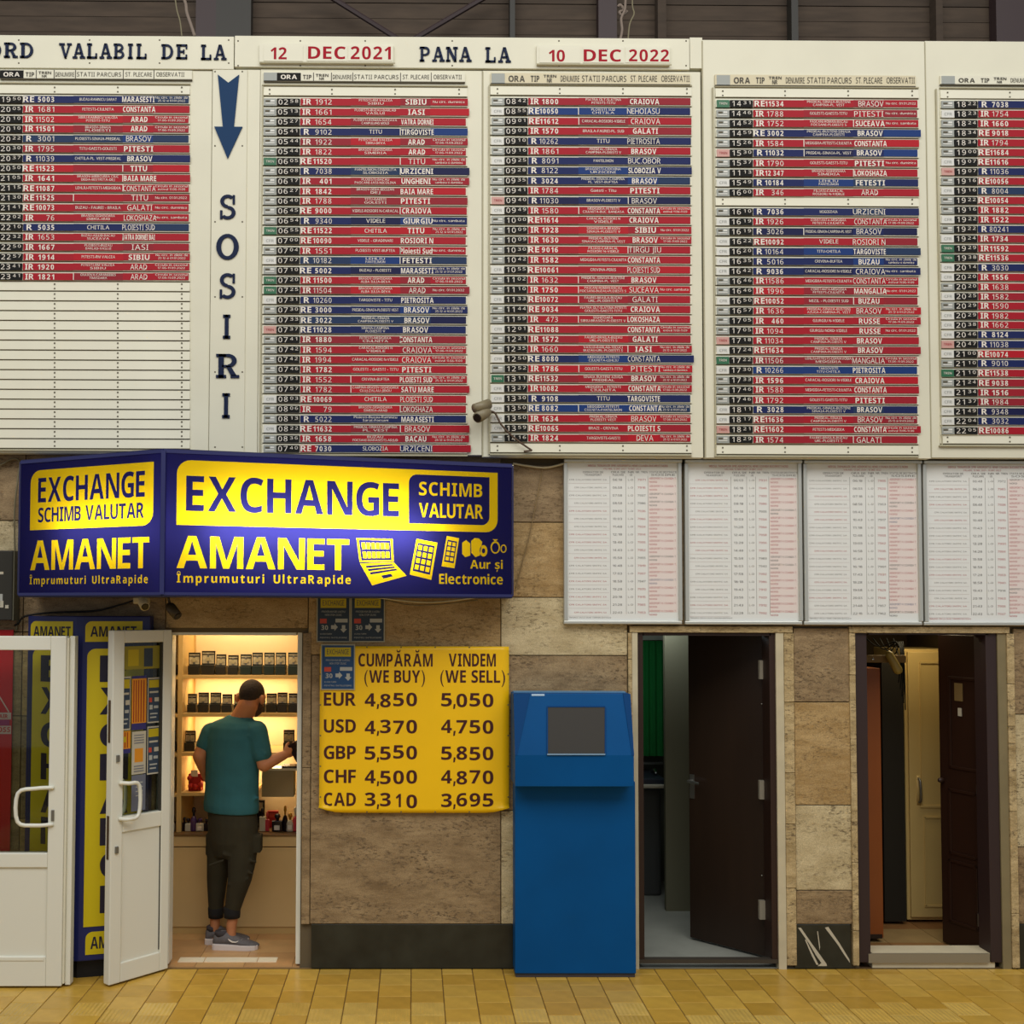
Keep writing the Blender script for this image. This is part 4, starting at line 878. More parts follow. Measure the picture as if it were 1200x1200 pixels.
# ================================================================ vertical advertising light box behind the doors
AY = mat('unlit_yellow_vinyl', (206, 186, 16), .45); AN = mat('unlit_navy', (26, 34, 92), .4); AK = mat('ad_navy_ink', (30, 26, 50), .5)
yl0, ylc, yl1 = -.06, -.2, -.10
qa, qb_, qc_ = U(30, 900, yl0), U(91, 900, ylc), U(174, 900, yl1); zA = Z(722, ylc, 91); z0A = Z(1127, ylc, 91)
ad = thing('vertical_sign_column', 'tall navy column with yellow vertical exchange panels standing behind the white doors', 'sign column', ((qa.x+qc_.x)/2, -.12, 0))
mb = MB(); mb.zprism([(qa.x, -.012), (qa.x, qa.y), (qb_.x-.02, ylc), (qb_.x+.02, ylc), (qc_.x, qc_.y), (qc_.x, -.012)], z0A, zA, AN); obj('case', mb, ad, bevel=.006)
mb = MB(); mb.zprism([(qa.x+.03, -.012), (qa.x+.03, qa.y+.03), (qb_.x, ylc+.04), (qc_.x-.03, qc_.y+.03), (qc_.x-.03, -.012)], 0, z0A, mat('black_base', (16, 16, 18), .6)); obj('base', mb, ad)
def ad_face(A, Bp, items, nm):
    A = Vector((A[0], A[1], 0)); Bp = Vector((Bp[0], Bp[1], 0)); ax = (Bp-A).normalized(); n = Vector((ax.y, -ax.x, 0)); mb = MB()
    def D(px, py): h = plane_hit(px, py, A+n*.002, n); return ((h-A).dot(ax), h.z)
    at = lambda k: (lambda a, b: tuple(A+ax*a+n*k+Vector((0, 0, b))))
    for it in items:
        kind, p0, p1, q0, q1 = it[:5]; qm, pm = (q0+q1)/2, (p0+p1)/2; x0, x1, z0, z1 = D(p0, qm)[0], D(p1, qm)[0], D(pm, q1)[1], D(pm, q0)[1]
        if kind == 'y': lp = rrect(x0, x1, z0, z1, min(.05, (z1-z0)*.3), it[5]); v, f = fill([lp]); mb.raw([at(.003)(*p) for p in v], f, AY)
        else: text(mb, it[5], x0, x1, z0, z1, 0, AK, .035, 3, .08, at(.0045))
    obj(nm, mb, ad)
vert = 'EXCHANGE'
def col_items(p0, p1, lt, l0, l1, tops):
    o = [('y', p0, p1, 728, 752, '0001'), ('t', lt[0], lt[1], 734, 746, 'AMANET'), ('y', p0, p1, 760, 1084, '0101'), ('y', p0, p1, 1090, 1116.5, '0001'), ('t', lt[0], lt[1], 1096, 1110, 'AMANET')]
    for ch, (a, b) in zip(vert, tops): o.append(('t', l0, l1, a, b, ch))
    return o
tops = [(768, 799), (805.5, 837), (846, 876), (883, 914), (922, 953), (958, 990), (997, 1029), (1037, 1069)]
ad_face((qa.x, qa.y), (qb_.x-.02, ylc), col_items(36, 85.5, (39.5, 83), 48, 74, tops), 'side_panel')
ad_face((qb_.x+.02, ylc), (qc_.x, qc_.y), col_items(100, 167, (106, 160), 117, 150, tops), 'front_panel')
# ================================================================ white doors
def glassmat(name, refl=.14, tint=(235, 240, 232)):
    m = bpy.data.materials.new(name); m.use_nodes = True; nt = m.node_tree; nt.nodes.remove(nt.nodes['Principled BSDF'])
    a = nd(nt, 'ShaderNodeBsdfTransparent'); a.inputs[0].default_value = (*lin(tint), 1); b = nd(nt, 'ShaderNodeBsdfGlossy'); b.inputs['Roughness'].default_value = .03; x = nd(nt, 'ShaderNodeMixShader')
    fr = nd(nt, 'ShaderNodeFresnel'); fr.inputs[0].default_value = 1.35; nt.links.new(fr.outputs[0], x.inputs[0]); nt.links.new(a.outputs[0], x.inputs[1]); nt.links.new(b.outputs[0], x.inputs[2]); nt.links.new(x.outputs[0], nt.nodes['Material Output'].inputs[0]); return m
GLASS = glassmat('window_glass')
def handle(mb, x, y, z0, z1, out, dx, m, r=.012):   # D pull handle: legs leave the stile, bar stands off by out, shifted by dx
    mb.tube([(x, y, z1), (x+dx*.5, y-out*.7, z1), (x+dx, y-out, z1-.025), (x+dx, y-out, z0+.025), (x+dx*.5, y-out*.7, z0), (x, y, z0)], r, m, 8, 4)
# left leaf, parallel to the wall
Yd = -.34
dl = thing('glass_door', 'white framed half glazed door at the left edge, folded back against the yellow column', 'door', U(30, 1143, Yd))
zd0, zd1 = .012, Z(745.5, Yd, 60); xr = X(75.5, Yd, 900); xl = X(-95, Yd, 900)
def bxx(x0, x1, z0, z1, nm, m=PVC, y0=Yd, y1=Yd+.06, b=.005): mb = MB(); mb.box(x0, x1, y0, y1, z0, z1, m); return obj(nm, mb, dl, bevel=b)
st_w = .092
bxx(xr-st_w, xr, zd0, zd1, 'stile'); bxx(xl, xl+st_w, zd0, zd1, 'stile'); bxx(xl+st_w, xr-st_w, Z(762, Yd, 60), zd1, 'top_rail')
bxx(xl+st_w, xr-st_w, Z(1017, Yd, 60), Z(1000, Yd, 60), 'middle_rail'); bxx(xl+st_w, xr-st_w, zd0, Z(1121, Yd, 60), 'bottom_rail')
pn = bxx(xl+st_w, xr-st_w, Z(1121, Yd, 60), Z(1017, Yd, 60), 'lower_panel', y0=Yd+.012, y1=Yd+.04, b=0)
mb = MB(); mb.box(xl+st_w, xr-st_w-.01, Yd-.004, Yd+.014, Z(1126, Yd, 60), Z(1121.5, Yd, 60), PVC); obj('bead', mb, dl, bevel=.003)
mb = MB(); mb.box(xl+st_w, xr-st_w, Yd+.028, Yd+.034, Z(1000, Yd, 60), Z(762, Yd, 60), GLASS); obj('glass_pane', mb, dl)
mb = MB(); mb.box(xr, xr+.012, Yd+.012, Yd+.05, zd0+.01, zd1-.01, CREAM2); mb.box(xr+.012, xr+.042, Yd+.03, Yd+.09, zd0-.002, zd1, PVC); obj('edge_profile', mb, dl, bevel=.003)
mb = MB(); handle(mb, X(63, Yd, 940), Yd, Z(966, Yd, 60), Z(923, Yd, 60), .05, X(24.5, Yd, 940)-X(63, Yd, 940), PVC); h = obj('handle', mb, dl, smooth=True)
mb = MB(); handle(mb, X(66, Yd, 940), Yd+.06, Z(963, Yd, 60), Z(926, Yd, 60), -.05, -.06, PVC); obj('handle', mb, dl, smooth=True)
mb = MB(); mb.box(X(60.5, Yd, 940), X(64, Yd, 940), Yd-.008, Yd, Z(962, Yd, 60), Z(949, Yd, 60), STEEL); obj('lock_cylinder', mb, dl, bevel=.002)
# red poster on the wall behind it
rp = thing('red_poster', 'red poster with pink and white bands seen through the left glass door', 'poster', U(-20, 1010, -.02))
mb = MB(); RP = mat('poster_red', (190, 22, 32), .5); mb.pbox(-110, 13, 738, 1060, -.02, RP, .006); obj('sheet', mb, rp)
mb = MB(); mb.pbox(-110, 13, 835, 843, -.022, mat('poster_white', (200, 180, 184), .5), .001); mb.pbox(-110, 11, 843.5, 850, -.022, mat('poster_purple', (150, 40, 110), .5), .001); mb.pbox(-110, 13, 850.5, 860, -.022, MATS['poster_white'], .001)
ptext(mb, 'CROSS', -14, 12, 852, 858, -.0235, RP, .03, 1); ptext(mb, 'IS AIR', -8, 9, 837, 841.5, -.0235, RP, .03, 1)
mb.prism([(X(a, -.022, b), Z(b, -.022, 5)) for a, b in ((-4, 812), (-3, 811), (11, 834), (10, 835))], -.0226, -.022, MATS['poster_white']); obj('print', mb, rp)
# right leaf, swung out from its hinge
h0 = U(197, 1133, -.03); f0 = U(131, 900, -.33); h0.z = 0; f0.z = 0
axd = (f0-h0); lw = axd.length; axd.normalize(); ang = math.atan2(axd.y, axd.x)
dr = thing('glass_door', 'white half glazed door swung open beside the booth entrance, pane covered in notices', 'door', (h0.x, h0.y, 0), rotz=ang)
nrm = Vector((-axd.y, axd.x, 0))          # local +y
if nrm.y > 0: vis = -1
else: vis = 1
def LD(px, py, off=0): h = plane_hit(px, py, h0+nrm*vis*off, nrm); return ((h-h0).dot(axd), h.z)
ht = LD(131, 739)[1]; th = .06
def lb(u0, u1, z0, z1, nm, m=PVC, v0=0, v1=None, b=.005):
    mb = MB(); v1 = th if v1 is None else v1; mb.box(u0, u1, -vis*v0, -vis*v1, z0, z1, m); return obj(nm, mb, dr, bevel=b, local=True)
uh = LD(190, 900)[0]; uf = LD(141, 900)[0]
lb(0, uh, .012, ht, 'stile'); lb(uf-.02, lw, .012, ht, 'stile'); lb(uh, uf-.02, LD(165, 753)[1], ht, 'top_rail'); lb(uh, uf-.02, LD(165, 972)[1], LD(165, 954)[1], 'middle_rail'); lb(uh, uf-.02, .012, LD(165, 1122)[1], 'bottom_rail')
lb(uh, uf-.02, LD(165, 1122)[1], LD(165, 972)[1], 'lower_panel', v0=.012, v1=.045, b=0); zg0, zg1 = LD(165, 954)[1], LD(165, 753)[1]
lb(uh, uh+.006, .14, LD(165, 972)[1], 'gasket', PVCS, v0=.008, v1=.012, b=0); lb(uh, uh+.008, zg0, zg1, 'gasket', PVCS, v0=.004, v1=.03, b=0)
mb = MB(); mb.box(uh, uf-.02, -vis*.030, -vis*.036, zg0, zg1, GLASS); obj('glass_pane', mb, dr, local=True)
def sticker(p0, p1, q0, q1, parts, nm='sticker'):
    mb = MB(); qm, pm = (q0+q1)/2, (p0+p1)/2; off = -.029
    u0, u1, z0, z1 = LD(p0, qm, off)[0], LD(p1, qm, off)[0], LD(pm, q1, off)[1], LD(pm, q0, off)[1]
    for k, (a, b, c, e, m) in enumerate(parts):
        y = -vis*(.0295-.0003*k); mb.box(u0+(u1-u0)*a, u0+(u1-u0)*b, y, y-(-vis)*-.0 + -vis*.0004, z1+(z0-z1)*c, z1+(z0-z1)*e, m)
    obj(nm, mb, dr, local=True)
SO = mat('sticker_orange', (214, 140, 30), .5); SN = mat('sticker_navy', (50, 46, 110), .5); SK = mat('sticker_slate', (52, 66, 84), .5); SWt = mat('sticker_white', (186, 180, 160), .5); SG = mat('sticker_grey', (104, 108, 122), .5); SR = mat('sticker_rust', (150, 50, 24), .5); SOL = mat('sticker_olive', (150, 140, 40), .5)
def blue_notice(p0, p1, q0, q1): sticker(p0, p1, q0, q1, [(0, 1, 0, 1, SWt), (.06, .94, .03, .97, SK), (.1, .9, .05, .22, OL), (.15, .85, .3, .34, SWt), (.12, .35, .44, .54, NR), (.55, .9, .44, .53, SWt), (.15, .4, .6, .7, NW), (.5, .85, .62, .68, NW), (.2, .8, .78, .81, NW), (.2, .7, .86, .89, NW)])
sticker(146, 187, 757, 784, [(0, 1, 0, 1, SOL), (.1, .4, .15, .85, OL), (.55, .8, .1, .9, SK)])
blue_notice(139.5, 153, 793, 856); blue_notice(173, 187.5, 794, 847); blue_notice(172.5, 187, 851, 907)
sticker(154.5, 171.5, 792, 855, [(0, 1, 0, 1, SN), (0, 1, .05, .88, SO)]+[(x, x+.07, .08, .86, SR) for x in (.1, .26, .42, .6, .78)])
sticker(139, 153, 857, 883, [(0, 1, 0, 1, SN), (0, 1, 0, .8, SO)]+[(x, x+.07, .05, .75, SR) for x in (.1, .3, .5, .7)]+[(.3, .6, .25, .5, OL)])
sticker(154.5, 171, 857, 907, [(0, 1, 0, 1, SWt), (.2, .8, .4, .72, SO)]+[(.15, .85, y, y+.02, SG) for y in (.08, .14, .2, .26, .8, .86, .92)])
sticker(154, 170.5, 908, 950, [(0, 1, 0, 1, SG)]+[(.3, .8, y, y+.03, NW) for y in (.2, .32, .44, .56)]); sticker(138.5, 143, 885, 908, [(0, 1, 0, 1, SWt), (.3, .7, .3, .7, SK)])
lb(lw, lw+.003, LD(131, 871)[1], LD(131, 821)[1], 'lock_plate', mat('lock_brown', (84, 66, 44), .5, .3), v0=.02, v1=.042, b=0); lb(lw, lw+.003, LD(131, 1008)[1], LD(131, 957)[1], 'lock_plate', MATS['lock_brown'], v0=.02, v1=.042, b=0)
for q in (888, 995): mb = MB(); mb.box(uf+.01, uf+.03, 0, vis*.012, LD(136, q+5)[1], LD(136, q-3)[1], STEEL); obj('lock_cylinder', mb, dr, local=True, bevel=.002)
for sgn in (1, -1):
    mb = MB(); u_ = lw-.055; zz0, zz1 = LD(131, 961)[1], LD(131, 919)[1]; y0 = 0 if sgn > 0 else -vis*th; o_ = vis*sgn*.05
    mb.tube([(u_, y0, zz1), (u_-.03, y0+o_, zz1), (u_-.10, y0+o_, zz1-.02), (u_-.10, y0+o_, zz0+.02), (u_-.03, y0+o_, zz0), (u_, y0, zz0)], .012, PVC, 8, 4); obj('handle', mb, dr, smooth=True, local=True)
# door frame of the booth
df = thing('booth_door_frame', 'white door frame around the lit booth entrance', 'door frame', U(275, 1130, -.02))
for a, b, c_, e, nm in ((347.5, 355, 737, 1130, 'post'), (191, 200, 737, 1130, 'post'), (200, 347.5, 737, 744.5, 'head')):
    mb = MB(); mb.pbox(a, b, c_, e, .035, PVC, .10); obj(nm, mb, df, bevel=.004)
# ================================================================ ROOMS BEHIND THE WALL
def room(tag_, x0, x1, y0, y1, z1, mw, mf, mc, mb_=None):
    g = .05
    for nm, a in (('wall_%s_left' % tag_, (x0-g, x0, y0, y1+g, 0, z1)), ('wall_%s_right' % tag_, (x1, x1+g, y0, y1+g, 0, z1)), ('wall_%s_back' % tag_, (x0, x1, y1, y1+g, 0, z1)), ('ceiling_%s' % tag_, (x0-g, x1+g, y0, y1+g, z1, z1+g)), ('floor_%s' % tag_, (x0-g, x1+g, y0-.14, y1+g, -.05, .0))):
        mb = MB(); mb.box(*a, {'wall': mw, 'ceil': mc, 'floo': mf}[nm[:4]] if 'back' not in nm or not mb_ else mb_); struct(obj(nm, mb))
bw = mat('booth_wall', (228, 212, 172), .6); bf = mat('booth_grout', (150, 120, 80), .7)
room('booth', X(150, .2), X(392, .2), WT, 1.15, 2.25, bw, bf, bw)
ft = [mat('booth_tile_%d' % i, c, .3, noise=.12, scale=6) for i, c in enumerate(((196, 156, 104), (186, 144, 96)))]
fb = bpy.data.objects['floor_booth']
for i in range(5):
    for j in range(4):
        x0 = X(184, .2)+i*.3; y0 = .03+j*.27; mb = MB(); mb.box(x0+.002, x0+.298, y0, y0+.266, -.001, .004, R_.choice(ft)); obj('tile', mb, fb)
ms = mat('pale_marble_strip', (236, 226, 198), .3); 
for a, b in ((212, 241.5), (242.5, 303), (304, 326)):
    mb = MB(); mb.box(X(a, .2, 1120), X(b, .2, 1120), .11, .19, .0035, .009, ms); obj('threshold_strip', mb, fb)
lam = mat('beige_laminate', (214, 184, 128), .5, noise=.04, scale=3); lam2 = mat('shelf_edge', (204, 172, 110), .5)
# counter
YC = .68
ct = thing('counter', 'low beige laminate counter along the back of the booth', 'counter', U(280, 1092, YC))
mb = MB(); mb.pbox(170, 380, 993, 1086, YC, lam, .42); obj('front', mb, ct); mb = MB(); mb.pbox(170, 380, 980, 992, YC-.006, lam, .426); obj('drawer_front', mb, ct, bevel=.003); mb = MB(); mb.box(X(170, YC), X(380, YC), YC+.01, 1.1, 0, Z(1086, YC, 280), lam2); obj('plinth', mb, ct)
mb = MB(); mb.box(X(170, YC), X(380, YC), YC-.012, 1.12, Z(980, YC, 280)+.001, Z(980, YC, 280)+.013, mat('counter_top', (120, 92, 56), .35)); obj('worktop', mb, ct); ZC = Z(980, YC, 280)+.014
# shelving
YS = .74
sh = thing('wall_shelving', 'pale wooden wall shelving with lit bays behind the counter', 'shelving', (X(280, YS), 1.0, ZC))
for a, b in ((209.5, 215), (351, 356), (170, 173)): mb = MB(); mb.box(X(a, YS), X(b, YS), YS, 1.14, ZC, 2.2, lam2); obj('upright', mb, sh, bevel=.002)
SHZ = []
for q0, q1, pa, pb in ((791.5, 795.5, 173, 351), (836, 840, 173, 351), (882, 886, 173, 351), (929, 933, 173, 300)):
    mb = MB(); z1, z0 = Z(q0, YS, 280), Z(q1, YS, 280); mb.box(X(215, YS), X(pb, YS), YS, 1.14, z0, z1, lam2); obj('shelf', mb, sh, bevel=.002); SHZ.append(z1)
    mb = MB(); mb.box(X(173, YS), X(209.5, YS), YS, 1.14, z0-.006, z1-.006, lam2); obj('shelf', mb, sh, bevel=.002)
mb = MB(); mb.box(X(173, 1.1), X(351, 1.1), 1.142, 1.149, ZC, 2.24, mat('shelf_back', (236, 216, 176), .6)); obj('back_panel', mb, sh)
for a in (219, 226): mb = MB(); mb.box(X(a, 1.1), X(a+3, 1.1), 1.125, 1.14, ZC, 2.2, lam2); obj('shelf_rail', mb, sh)
# watch display boxes
WB = mat('watch_box_dark', (40, 37, 28), .4); WBT = mat('watch_box_teal', (34, 46, 40), .4); WL_ = mat('watch_box_window', (190, 180, 150), .3, noise=.35, scale=60); WF = mat('watch_face', (186, 176, 140), .3)
ordn = ['first', 'second', 'third', 'fourth', 'fifth', 'sixth', 'seventh', 'eighth', 'ninth', 'tenth', 'eleventh']
def watch_box(p0, p1, q0, zbase, lab, grp, dark=WB, Y=.80):
    x0, x1 = X(p0, Y, 780), X(p1, Y, 780); zt2 = Z(q0, Y, (p0+p1)/2); hgt = zt2-zbase
    t = thing('watch_box', lab, 'watch box', ((x0+x1)/2, Y+.05, zbase), grp)
    mb = MB(); mb.box(x0, x1, Y, Y+.11, zbase, zbase+hgt*.42, dark); obj('base', mb, t, bevel=.003)
    mb = MB(); mb.box(x0, x1, Y+.03, Y+.045, zbase+hgt*.42, zt2, dark); mb.box(x0+.006, x1-.006, Y+.024, Y+.031, zbase+hgt*.47, zt2-.012, WL_); mb.box(x0+.004, x1-.004, Y+.022, Y+.03, zt2-.028, zt2-.02, dark); obj('lid', mb, t)
    mb = MB(); cx = (x0+x1)/2; mb.prism([(cx+.014*math.cos(a*math.pi/5), zbase+hgt*.66+.014*math.sin(a*math.pi/5)) for a in range(10)], Y+.014, Y+.024, WF); mb.box(cx-.006, cx+.006, Y+.018, Y+.024, zbase+hgt*.46, zbase+hgt*.86, STEEL); obj('watch', mb, t)
for i, (a, b, q, m) in enumerate(((220, 233.5, 765, WB), (235.5, 251, 763, WB), (252.5, 264, 767, WB), (266.5, 278.5, 768, WB), (281, 294, 767, WBT), (295, 307, 765, WBT), (309, 321, 765, WBT), (322.5, 334.5, 765, WBT), (337, 350, 765, WBT))):
    watch_box(a, b, q, SHZ[0]+.001, '%s watch box from the left on the top shelf of the booth' % ordn[i], 'watch boxes on the top shelf', m)
for i, (a, b, q) in enumerate(((219.5, 230, 813.5), (232, 244, 812), (246, 258.5, 812), (260, 271.5, 814), (274, 285, 814), (300, 310.5, 814), (312, 324, 813), (325, 336.5, 812), (338, 348.5, 813))):
    watch_box(a, b, q, SHZ[1]+.001, '%s watch box from the left on the second shelf, level with the man\'s head' % ordn[i], 'watch boxes on the second shelf')
watch_box(217, 229, 857, SHZ[2]+.001, 'single watch box on the third shelf left of the man', 'watch boxes on the third shelf'); watch_box(332.5, 345, 856, SHZ[2]+.001, 'single watch box on the third shelf above the man\'s raised hand', 'watch boxes on the third shelf')
for k, (q, sz) in enumerate(((764, 0), (810, 1), (857, 2))): watch_box(196, 205, q, SHZ[sz]-.005, '%s shelf watch box in the narrow bay beside the open door' % ('top', 'second', 'third')[k], 'watch boxes in the narrow left bay')
# lamps over the bays (small emitting strips under the shelves and a ceiling panel)
for k, z in enumerate([2.19]+[s-.03 for s in SHZ[:3]]):
    t = thing('shelf_light', ('light strip above the top shelf', 'light strip under the top shelf', 'light strip under the second shelf', 'light strip under the third shelf')[k]+' of the booth', 'light strip', (X(285, 1), 1.06, z))
    mb = MB(); mb.box(X(222, 1), X(346, 1), 1.05, 1.075, z, z+.012, mat('led_strip', (255, 214, 140), .5, emit=5, emc=(255, 206, 130))); obj('strip', mb, t)
    area('shelf_lamp', (X(285, 1), 1.0, z-.01), (.68, .1), 2.3, (1, .80, .46), rot=None)
area('booth_ceiling_lamp', (X(275, .5), .42, 2.22), (.8, .2), 4.5, (1, .76, .46))
# things on the shelves and counter
tb = thing('gift_box', 'red gift box with white label on the fourth shelf left of the man', 'gift box', (X(229, .8), .8, SHZ[3]+.001)); RED2 = mat('gift_red', (170, 30, 24), .5)
mb = MB(); mb.box(X(223, .8), X(238, .8), .8, .88, SHZ[3]+.001, Z(907, .8, 230), RED2); obj('body', mb, tb, bevel=.004); mb = MB(); mb.box(X(226, .8), X(234, .8), .796, .8, Z(910, .8, 230), Z(902.5, .8, 230), WHT); obj('label', mb, tb)
mb = MB()
for a, b in ((223.5, 921), (229, 922), (235, 920), (238.5, 912), (222.5, 912)): c = U(a, b, .79); mb.ell(c, (.02, .018, .02), RED2, 8, 6)
obj('bow', mb, tb, smooth=True)
def bottle(px, q0, q1, wpx, m, capm, lab, Y=.78, square=False):
    c = U(px, q1, Y); r = wpx/2/168; H = (q1-q0)/168; t = thing('perfume_bottle', lab, 'bottle', (c.x, Y, ZC+.0005), 'perfumes and gifts on the booth counter')
    mb = MB(); hb_ = H*.62
    if square: mb.box(c.x-r, c.x+r, Y-r*.6, Y+r*.6, ZC+.0005, ZC+hb_, m); obj('flask', mb, t, bevel=.004)
    else:
        rings = [[(c.x+rr*math.cos(a*math.pi/6), Y+rr*math.sin(a*math.pi/6), ZC+.0005+h) for a in range(12)] for rr, h in ((r*.85, 0), (r, .006), (r, hb_*.7), (r*.7, hb_*.92), (r*.35, hb_))]; mb.loft(rings, m); obj('flask', mb, t)
    mb = MB(); rings = [[(c.x+rr*math.cos(a*math.pi/5), Y+rr*math.sin(a*math.pi/5), ZC+h) for a in range(10)] for rr, h in ((r*.3, hb_*.98), (r*.34, H*.75), (r*.6, H*.82), (r*.5, H*.96), (r*.2, H))]; mb.loft(rings, capm); obj('cap', mb, t, smooth=True)
    if wpx > 8: mb = MB(); mb.box(c.x-r*.5, c.x+r*.5, Y-r*1.02, Y-r*.6, ZC+hb_*.2, ZC+hb_*.6, WHT); obj('label', mb, t)
DK = mat('bottle_dark', (26, 14, 22), .25); CL = mat('bottle_clear', (196, 190, 170), .15, spec=.6); PU = mat('bottle_purple', (70, 40, 90), .25); GD = mat('bottle_gold', (170, 130, 50), .3, .6); PK = mat('bottle_pink', (190, 60, 70), .3)
bottle(201, 960, 978, 8, CL, DK, 'small pale bottle with dark cap at the far left of the counter')
for i, (px, q0, w_, m, cm, sq, lb_) in enumerate(((216, 962, 6, DK, DK, True, 'slim dark bottle right of the shelf upright'), (220.5, 963, 7, CL, DK, True, 'square clear bottle between two dark ones'), (227, 950.5, 8, PU, DK, False, 'tall purple bottle with round dark stopper'), (234.5, 963, 9, CL, PU, True, 'wide clear bottle touching the man\'s left hip'), (242, 964, 7, DK, DK, True, 'dark bottle mostly behind the man\'s left hip'))): bottle(px, q0, 978, w_, m, cm, lb_+' on the counter', square=sq)
for i, (px, q0, w_, m, cm, sq, lb_) in enumerate(((307.5, 951, 7, CL, DK, True, 'clear bottle right against the man\'s right hip'), (313, 956, 5, PK, PK, True, 'slim pink box-like bottle'), (325, 958, 12, DK, DK, True, 'widest black bottle with white label'), (334, 948.5, 6, DK, GD, False, 'tall thin bottle with small gold stopper'), (340, 957, 9, CL, GD, False, 'glowing clear bottle with gold top'), (346.5, 950, 8, PK, CL, False, 'red bottle with round clear stopper by the door frame'))): bottle(px, q0, 978, w_, m, cm, lb_+' on the counter', square=sq)
t = thing('gift_frame_box', 'small upright dark framed box at the man\'s right hip', 'gift box', (X(308, .9), .9, ZC)); mb = MB(); mb.box(X(303, .9), X(312, .9), .9, .93, ZC, Z(938, .9, 308), DK); obj('box', mb, t, bevel=.003); mb = MB(); mb.box(X(305, .9), X(310, .9), .896, .9, Z(950, .9, 308), Z(940.5, .9, 308), SWt); obj('window', mb, t)
t = thing('gift_frame_box', 'red framed gift box behind the bottles near the door frame', 'gift box', (X(322, .9), .9, ZC)); mb = MB(); mb.box(X(315, .9), X(328, .9), .9, .93, ZC, Z(950.5, .9, 322), RED2); obj('box', mb, t, bevel=.003); mb = MB(); mb.box(X(317.5, .9), X(325.5, .9), .896, .9, Z(958, .9, 322), Z(953, .9, 322), NR); obj('window', mb, t)
js = thing('jewellery_stand', 'small stand hung with silver chains in the narrow left bay', 'jewellery stand', (X(201, .8), .8, SHZ[3]-.005)); mb = MB(); mb.box(X(198, .8), X(205, .8), .81, .82, SHZ[3]-.004, Z(893, .8, 200), SWt); obj('panel', mb, js); mb = MB()
for i in range(9): mb.ell(U(199+R_.uniform(0, 5), 896+i*3.4, .80), (.009, .006, .009), STEEL, 6, 4)
obj('trinkets', mb, js)
# grey cash unit by the right jamb
cu = thing('cash_unit', 'grey cabinet with dark top fixed above the counter under the man\'s raised hand', 'cabinet', (X(330, .6), .75, Z(934, .6, 330)))
gm = mat('cash_grey', (150, 136, 104), .5); mb = MB(); mb.box(X(308.5, .62), X(346, .62), .62, .73, Z(934, .62, 330), Z(902, .62, 330), gm); obj('body', mb, cu, bevel=.004); mb = MB(); mb.box(X(331, .6), X(349, .6), .62, .73, Z(902, .62, 330), Z(899, .62, 330)+.006, DK); obj('dark_lid', mb, cu)
mb = MB(); mb.pbox(308, 348, 900.5, 903, .61, CL, .12); obj('top_edge', mb, cu)
# ---------------------------------------------------------------- room behind the first open doorway
DWN = mat('dark_brown_door', (40, 27, 17), .45, noise=.12, scale=2, stretch=(6, 6, .6)); DFR = mat('dark_frame', (46, 28, 20), .5); DF2 = mat('purple_brown_frame', (50, 36, 35), .5)
gw = mat('grey_green_wall', (98, 98, 84), .7); room('washroom', X(742, .2), X(926, .2), WT, 2.1, 2.25, gw, mat('grey_floor', (150, 152, 142), .4, noise=.1, scale=5), gw)
def jambs(name, lab, p0, p1, q0, wl, wr, m, depth=.14, wt_=3):
    f = thing(name, lab, 'door frame', U((p0+p1)/2, 1128, .0))
    mb = MB(); mb.pbox(p0, p0+wl, q0, 1128, .005, m, depth); obj('post', mb, f, bevel=.003); mb = MB(); mb.pbox(p1-wr, p1, q0, 1128, .005, m, depth); obj('post', mb, f, bevel=.003); mb = MB(); mb.pbox(p0+wl, p1-wr, q0, q0+wt_, .005, m, depth); obj('head', mb, f); return f
jambs('door_frame', 'dark brown frame of the doorway right of the blue kiosk', 747.5, 911, 741, 7, 8, DFR, wt_=4)
jambs('door_frame', 'purple brown frame of the doorway at the far right', 1003, 1171, 741, 15, 13, DF2)
mb = MB(); mb.pbox(747, 912, 1124.5, 1129, .0, mat('metal_sill', (62, 56, 48), .5), .05); struct(obj('trim_16', mb))
def leaf(name, lab, hp, hY, fp, fY, q0, m, th=.04, zb_=.015):
    h = U(hp, 1000, hY); f = U(fp, 1000, fY); h.z = f.z = 0; ax = (f-h); w = ax.length; ax.normalize(); t = thing(name, lab, 'door', (h.x, h.y, 0), rotz=math.atan2(ax.y, ax.x))
    z1 = U(hp, q0, hY).z; n = Vector((-ax.y, ax.x, 0)); sd = 1 if n.y > 0 else -1; mb = MB(); mb.box(0, w, 0, sd*th, zb_, z1, m); obj('panel', mb, t, bevel=.003, local=True)
    return t, h, ax, w, sd, z1, n
t, h, ax, w_, sd, z1, n = leaf('wooden_door', 'plain dark brown door with steel hinges standing half open in the middle doorway', 903, .15, 808, .58, 744, DWN)
def on(px, py): k = plane_hit(px, py, h, n); return (k-h).dot(ax), k.z
hg = mat('hinge_grey', (150, 144, 128), .5)
for q in (785, 926, 1067):
    mb = MB(); mb.box(X(889.5, .14, q), X(897, .14, q), .125, .155, Z(q+11, .12, 895), Z(q-11, .12, 895), hg); o = obj('hinge', mb); o.parent = bpy.data.objects['door_frame']; o.location = o.location-WL['door_frame']
u, z = on(811, 918); mb = MB(); mb.box(u-.02, u+.015, -sd*.006, 0, z-.1, z+.06, STEEL); mb.tube([(u, -sd*.005, z+.02), (u, -sd*.05, z+.02), (u-.09, -sd*.055, z+.015)], .009, CHROME, 8); obj('handle', mb, t, local=True)
for q in (825, 1026): u, z = on(893, q); mb = MB(); mb.ell((u, -sd*.004, z), (.006, .004, .006), STEEL, 8, 5); obj('screw_cap', mb, t, local=True)
